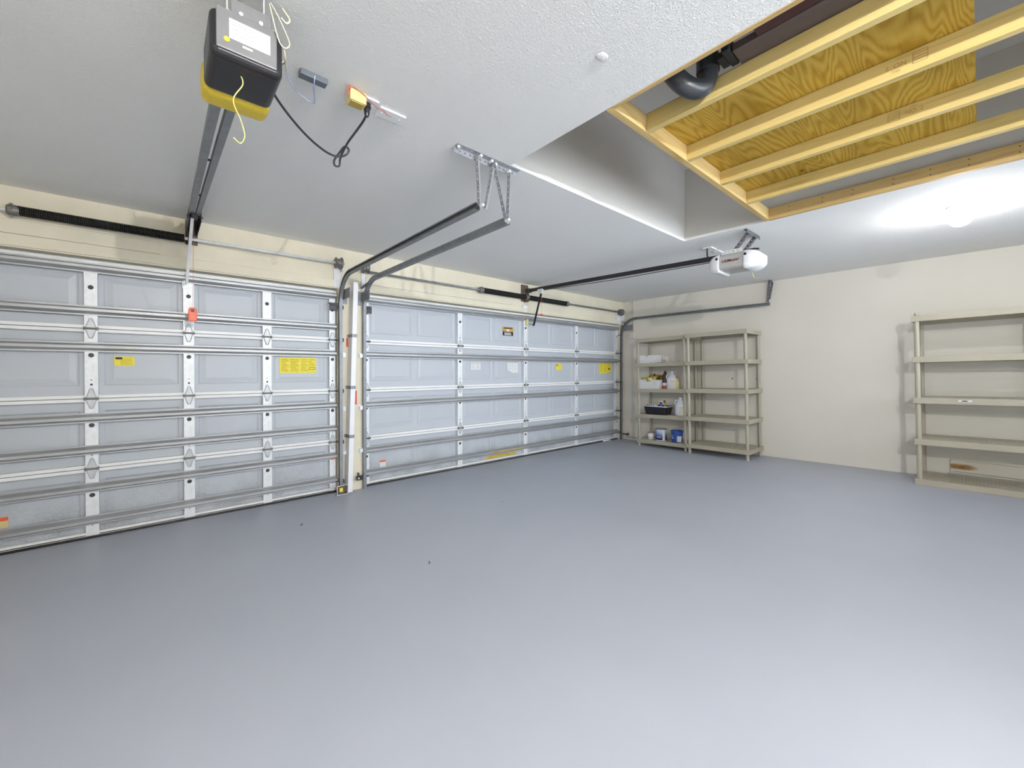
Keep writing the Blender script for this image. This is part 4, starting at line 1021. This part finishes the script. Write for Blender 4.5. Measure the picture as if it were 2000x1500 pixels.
# dark pipe elbow beside the first joist and boards stacked on the platform
pe = thing('pipe_elbow', 'black plastic pipe elbow hanging in the gap beside the first joist', 'pipe', (1.86, .92, H + .1))
pts = smooth_path([(1.735, .955, 2.77), (1.742, .945, 2.69), (1.775, .905, 2.605), (1.830, .868, 2.568), (1.882, .838, 2.580), (1.902, .823, 2.635), (1.902, .823, 2.75)], 6)
m = MB(); m.tube(pts, .042, 20); m.build('bend', 'abs', pe, smooth=True)
m = MB(); m.lathe([(.042, 0), (.050, .002), (.050, .06), (.042, .062)], (1.902, .823, 2.650), 16); m.build('collar', 'abs', pe)
bd = thing('stored_board', 'dark brown board lying along the first joist of the loft platform', 'board', (1.90, .2, H + .1))
MB().box(1.848, YE, jz1 + .0015, 1.975, .70, jz1 + .035).build('board', 'oldwood', bd, bevel=.003)
bd2 = thing('stored_board', 'maroon-black board lying left of the dark brown board on the loft platform', 'board', (1.75, .2, H + .15))
MB().box(1.690, YE, jz1 + .0015, 1.842, .60, jz1 + .040).build('board', 'dkred', bd2, bevel=.003)
blk = thing('bracket_block', 'black bracket at the end of the stored dark board', 'bracket', (1.85, .70, H + .13))
m = MB(); m.box(1.82, .703, jz1 + .0015, 1.945, .735, jz1 + .06); m.box(1.85, .735, jz1 + .0015, 1.93, .765, jz1 + .03); m.build('bracket', 'black', blk, bevel=.004)

# ================================================================ lamps
def globe_glass():
    m, nt, b = new_mat('translucent_globe_glass'); nt.nodes.remove(b)
    out = nt.nodes['Material Output']; e = nt.nodes.new('ShaderNodeEmission'); e.inputs['Color'].default_value = (1, .99, .975, 1); e.inputs['Strength'].default_value = 9
    tr = nt.nodes.new('ShaderNodeBsdfTransparent'); mx = nt.nodes.new('ShaderNodeMixShader'); mx.inputs['Fac'].default_value = .25
    nt.links.new(tr.outputs[0], mx.inputs[1]); nt.links.new(e.outputs[0], mx.inputs[2]); nt.links.new(mx.outputs[0], out.inputs['Surface']); return m
def globe(label, x, y, strength, r=.072):
    t = thing('globe_lamp', label, 'ceiling lamp', (x, y, H))
    MB().lathe([(.075, H - .0005), (.075, H - .012), (.062, H - .022), (.050, H - .026)][::-1], (x, y, 0), 28).build('base', 'white', t, smooth=False)
    zc_ = H - .022 - r * .9
    prof = [(r * math.sin(PI * i / 16) + 1e-4, -r * math.cos(PI * i / 16)) for i in range(17)]
    MB().lathe(prof, (x, y, zc_), 32).build('globe', globe_glass(), t, smooth=True)
    rb_ = .016; k = MB(); k.ball((x, y, zc_ - .040), rb_, 10); k.build('bulb', emit('lit_bulb', (1, .99, .975), strength * (r / rb_) ** 2), t, smooth=True)
    return t

globe('lit white globe lamp on the ceiling near the right wall', 4.66, .102, 140)
globe('lit white globe lamp on the ceiling behind the viewer', .50, -1.25, 1800)  # unseen lamp; its high strength also stands in for flash

k = MB(); k.ball((0, 0, 0), .022, 8, (1.2, 1, .22))
rnd = random.Random(4)
for i, p in enumerate(k.v): k.v[i] = V((p.x * rnd.uniform(.85, 1.15), p.y * rnd.uniform(.85, 1.15), p.z)) + V((1.358, 1.009, H))
tag(k.build('plaster_patch', 'ceiling', smooth=True), 'small raised plaster patch on the ceiling beside the loft opening', 'plaster patch')
# ================================================================ floor litter
for i, (x, y, lab, rot) in enumerate(((.87, 3.62, 'small dark leaf scrap on the floor before the left garage door', .4), (1.30, 2.30, 'tiny brown leaf scrap on the open floor', 1.2), (2.45, 2.95, 'tiny dark leaf scrap on the floor before the double door', 2.0))):
    k = MB(); z = fz(y); a = V((math.cos(rot), math.sin(rot), 0)); b = V((-a.y, a.x, 0)); c = V((x, y, z + .003))
    k.add([c - a * .018, c + b * .006 + V((0, 0, .004)), c + a * .016 + V((0, 0, .006)), c - b * .005], [(0, 1, 2, 3)])
    tag(k.build('leaf_scrap', 'brownsteel', solid=.001), lab, 'leaf')

# ================================================================ camera, daylight
cam = bpy.data.cameras.new('camera'); co = bpy.data.objects.new('camera', cam); COL.objects.link(co)
F, yaw, pitch, roll, ch_ = 792.53, .71544, -.008613, .000822, 1.28635
cam.sensor_width = 36; cam.lens = 36 * F / 2000; cam.shift_y = -(750 - 729.79) / 2000
cam.clip_start = .02
fwd = V((math.sin(yaw) * math.cos(pitch), math.cos(yaw) * math.cos(pitch), math.sin(pitch)))
rgt = V((math.cos(yaw), -math.sin(yaw), 0)); up = rgt.cross(fwd)
r2 = rgt * math.cos(roll) + up * math.sin(roll); u2 = up * math.cos(roll) - rgt * math.sin(roll)
mw = Matrix((r2, u2, -fwd)).transposed().to_4x4(); mw.translation = V((0, 0, ch_)); co.matrix_world = mw
S.camera = co
wd = bpy.data.worlds.new('daylight'); S.world = wd; wd.use_nodes = True
bg = wd.node_tree.nodes['Background']; bg.inputs['Color'].default_value = (.72, .84, 1, 1); bg.inputs['Strength'].default_value = 1.3
ld = bpy.data.lights.new('window_daylight', 'AREA'); ld.shape = 'RECTANGLE'; ld.size = 4.6; ld.size_y = 1.25; ld.spread = math.radians(75); ld.energy = 46; ld.color = (.80, .89, 1)
lo = bpy.data.objects.new('window_daylight', ld); COL.objects.link(lo); lo.location = (3.55, YB - .20, 1.68); lo.rotation_euler = (math.radians(90), 0, 0)
S.view_settings.view_transform = 'Standard'; S.view_settings.look = 'None'; S.view_settings.gamma = 1; S.view_settings.exposure = 0
S.view_settings.use_curve_mapping = False
S.cycles.max_bounces = 10; S.cycles.diffuse_bounces = 10
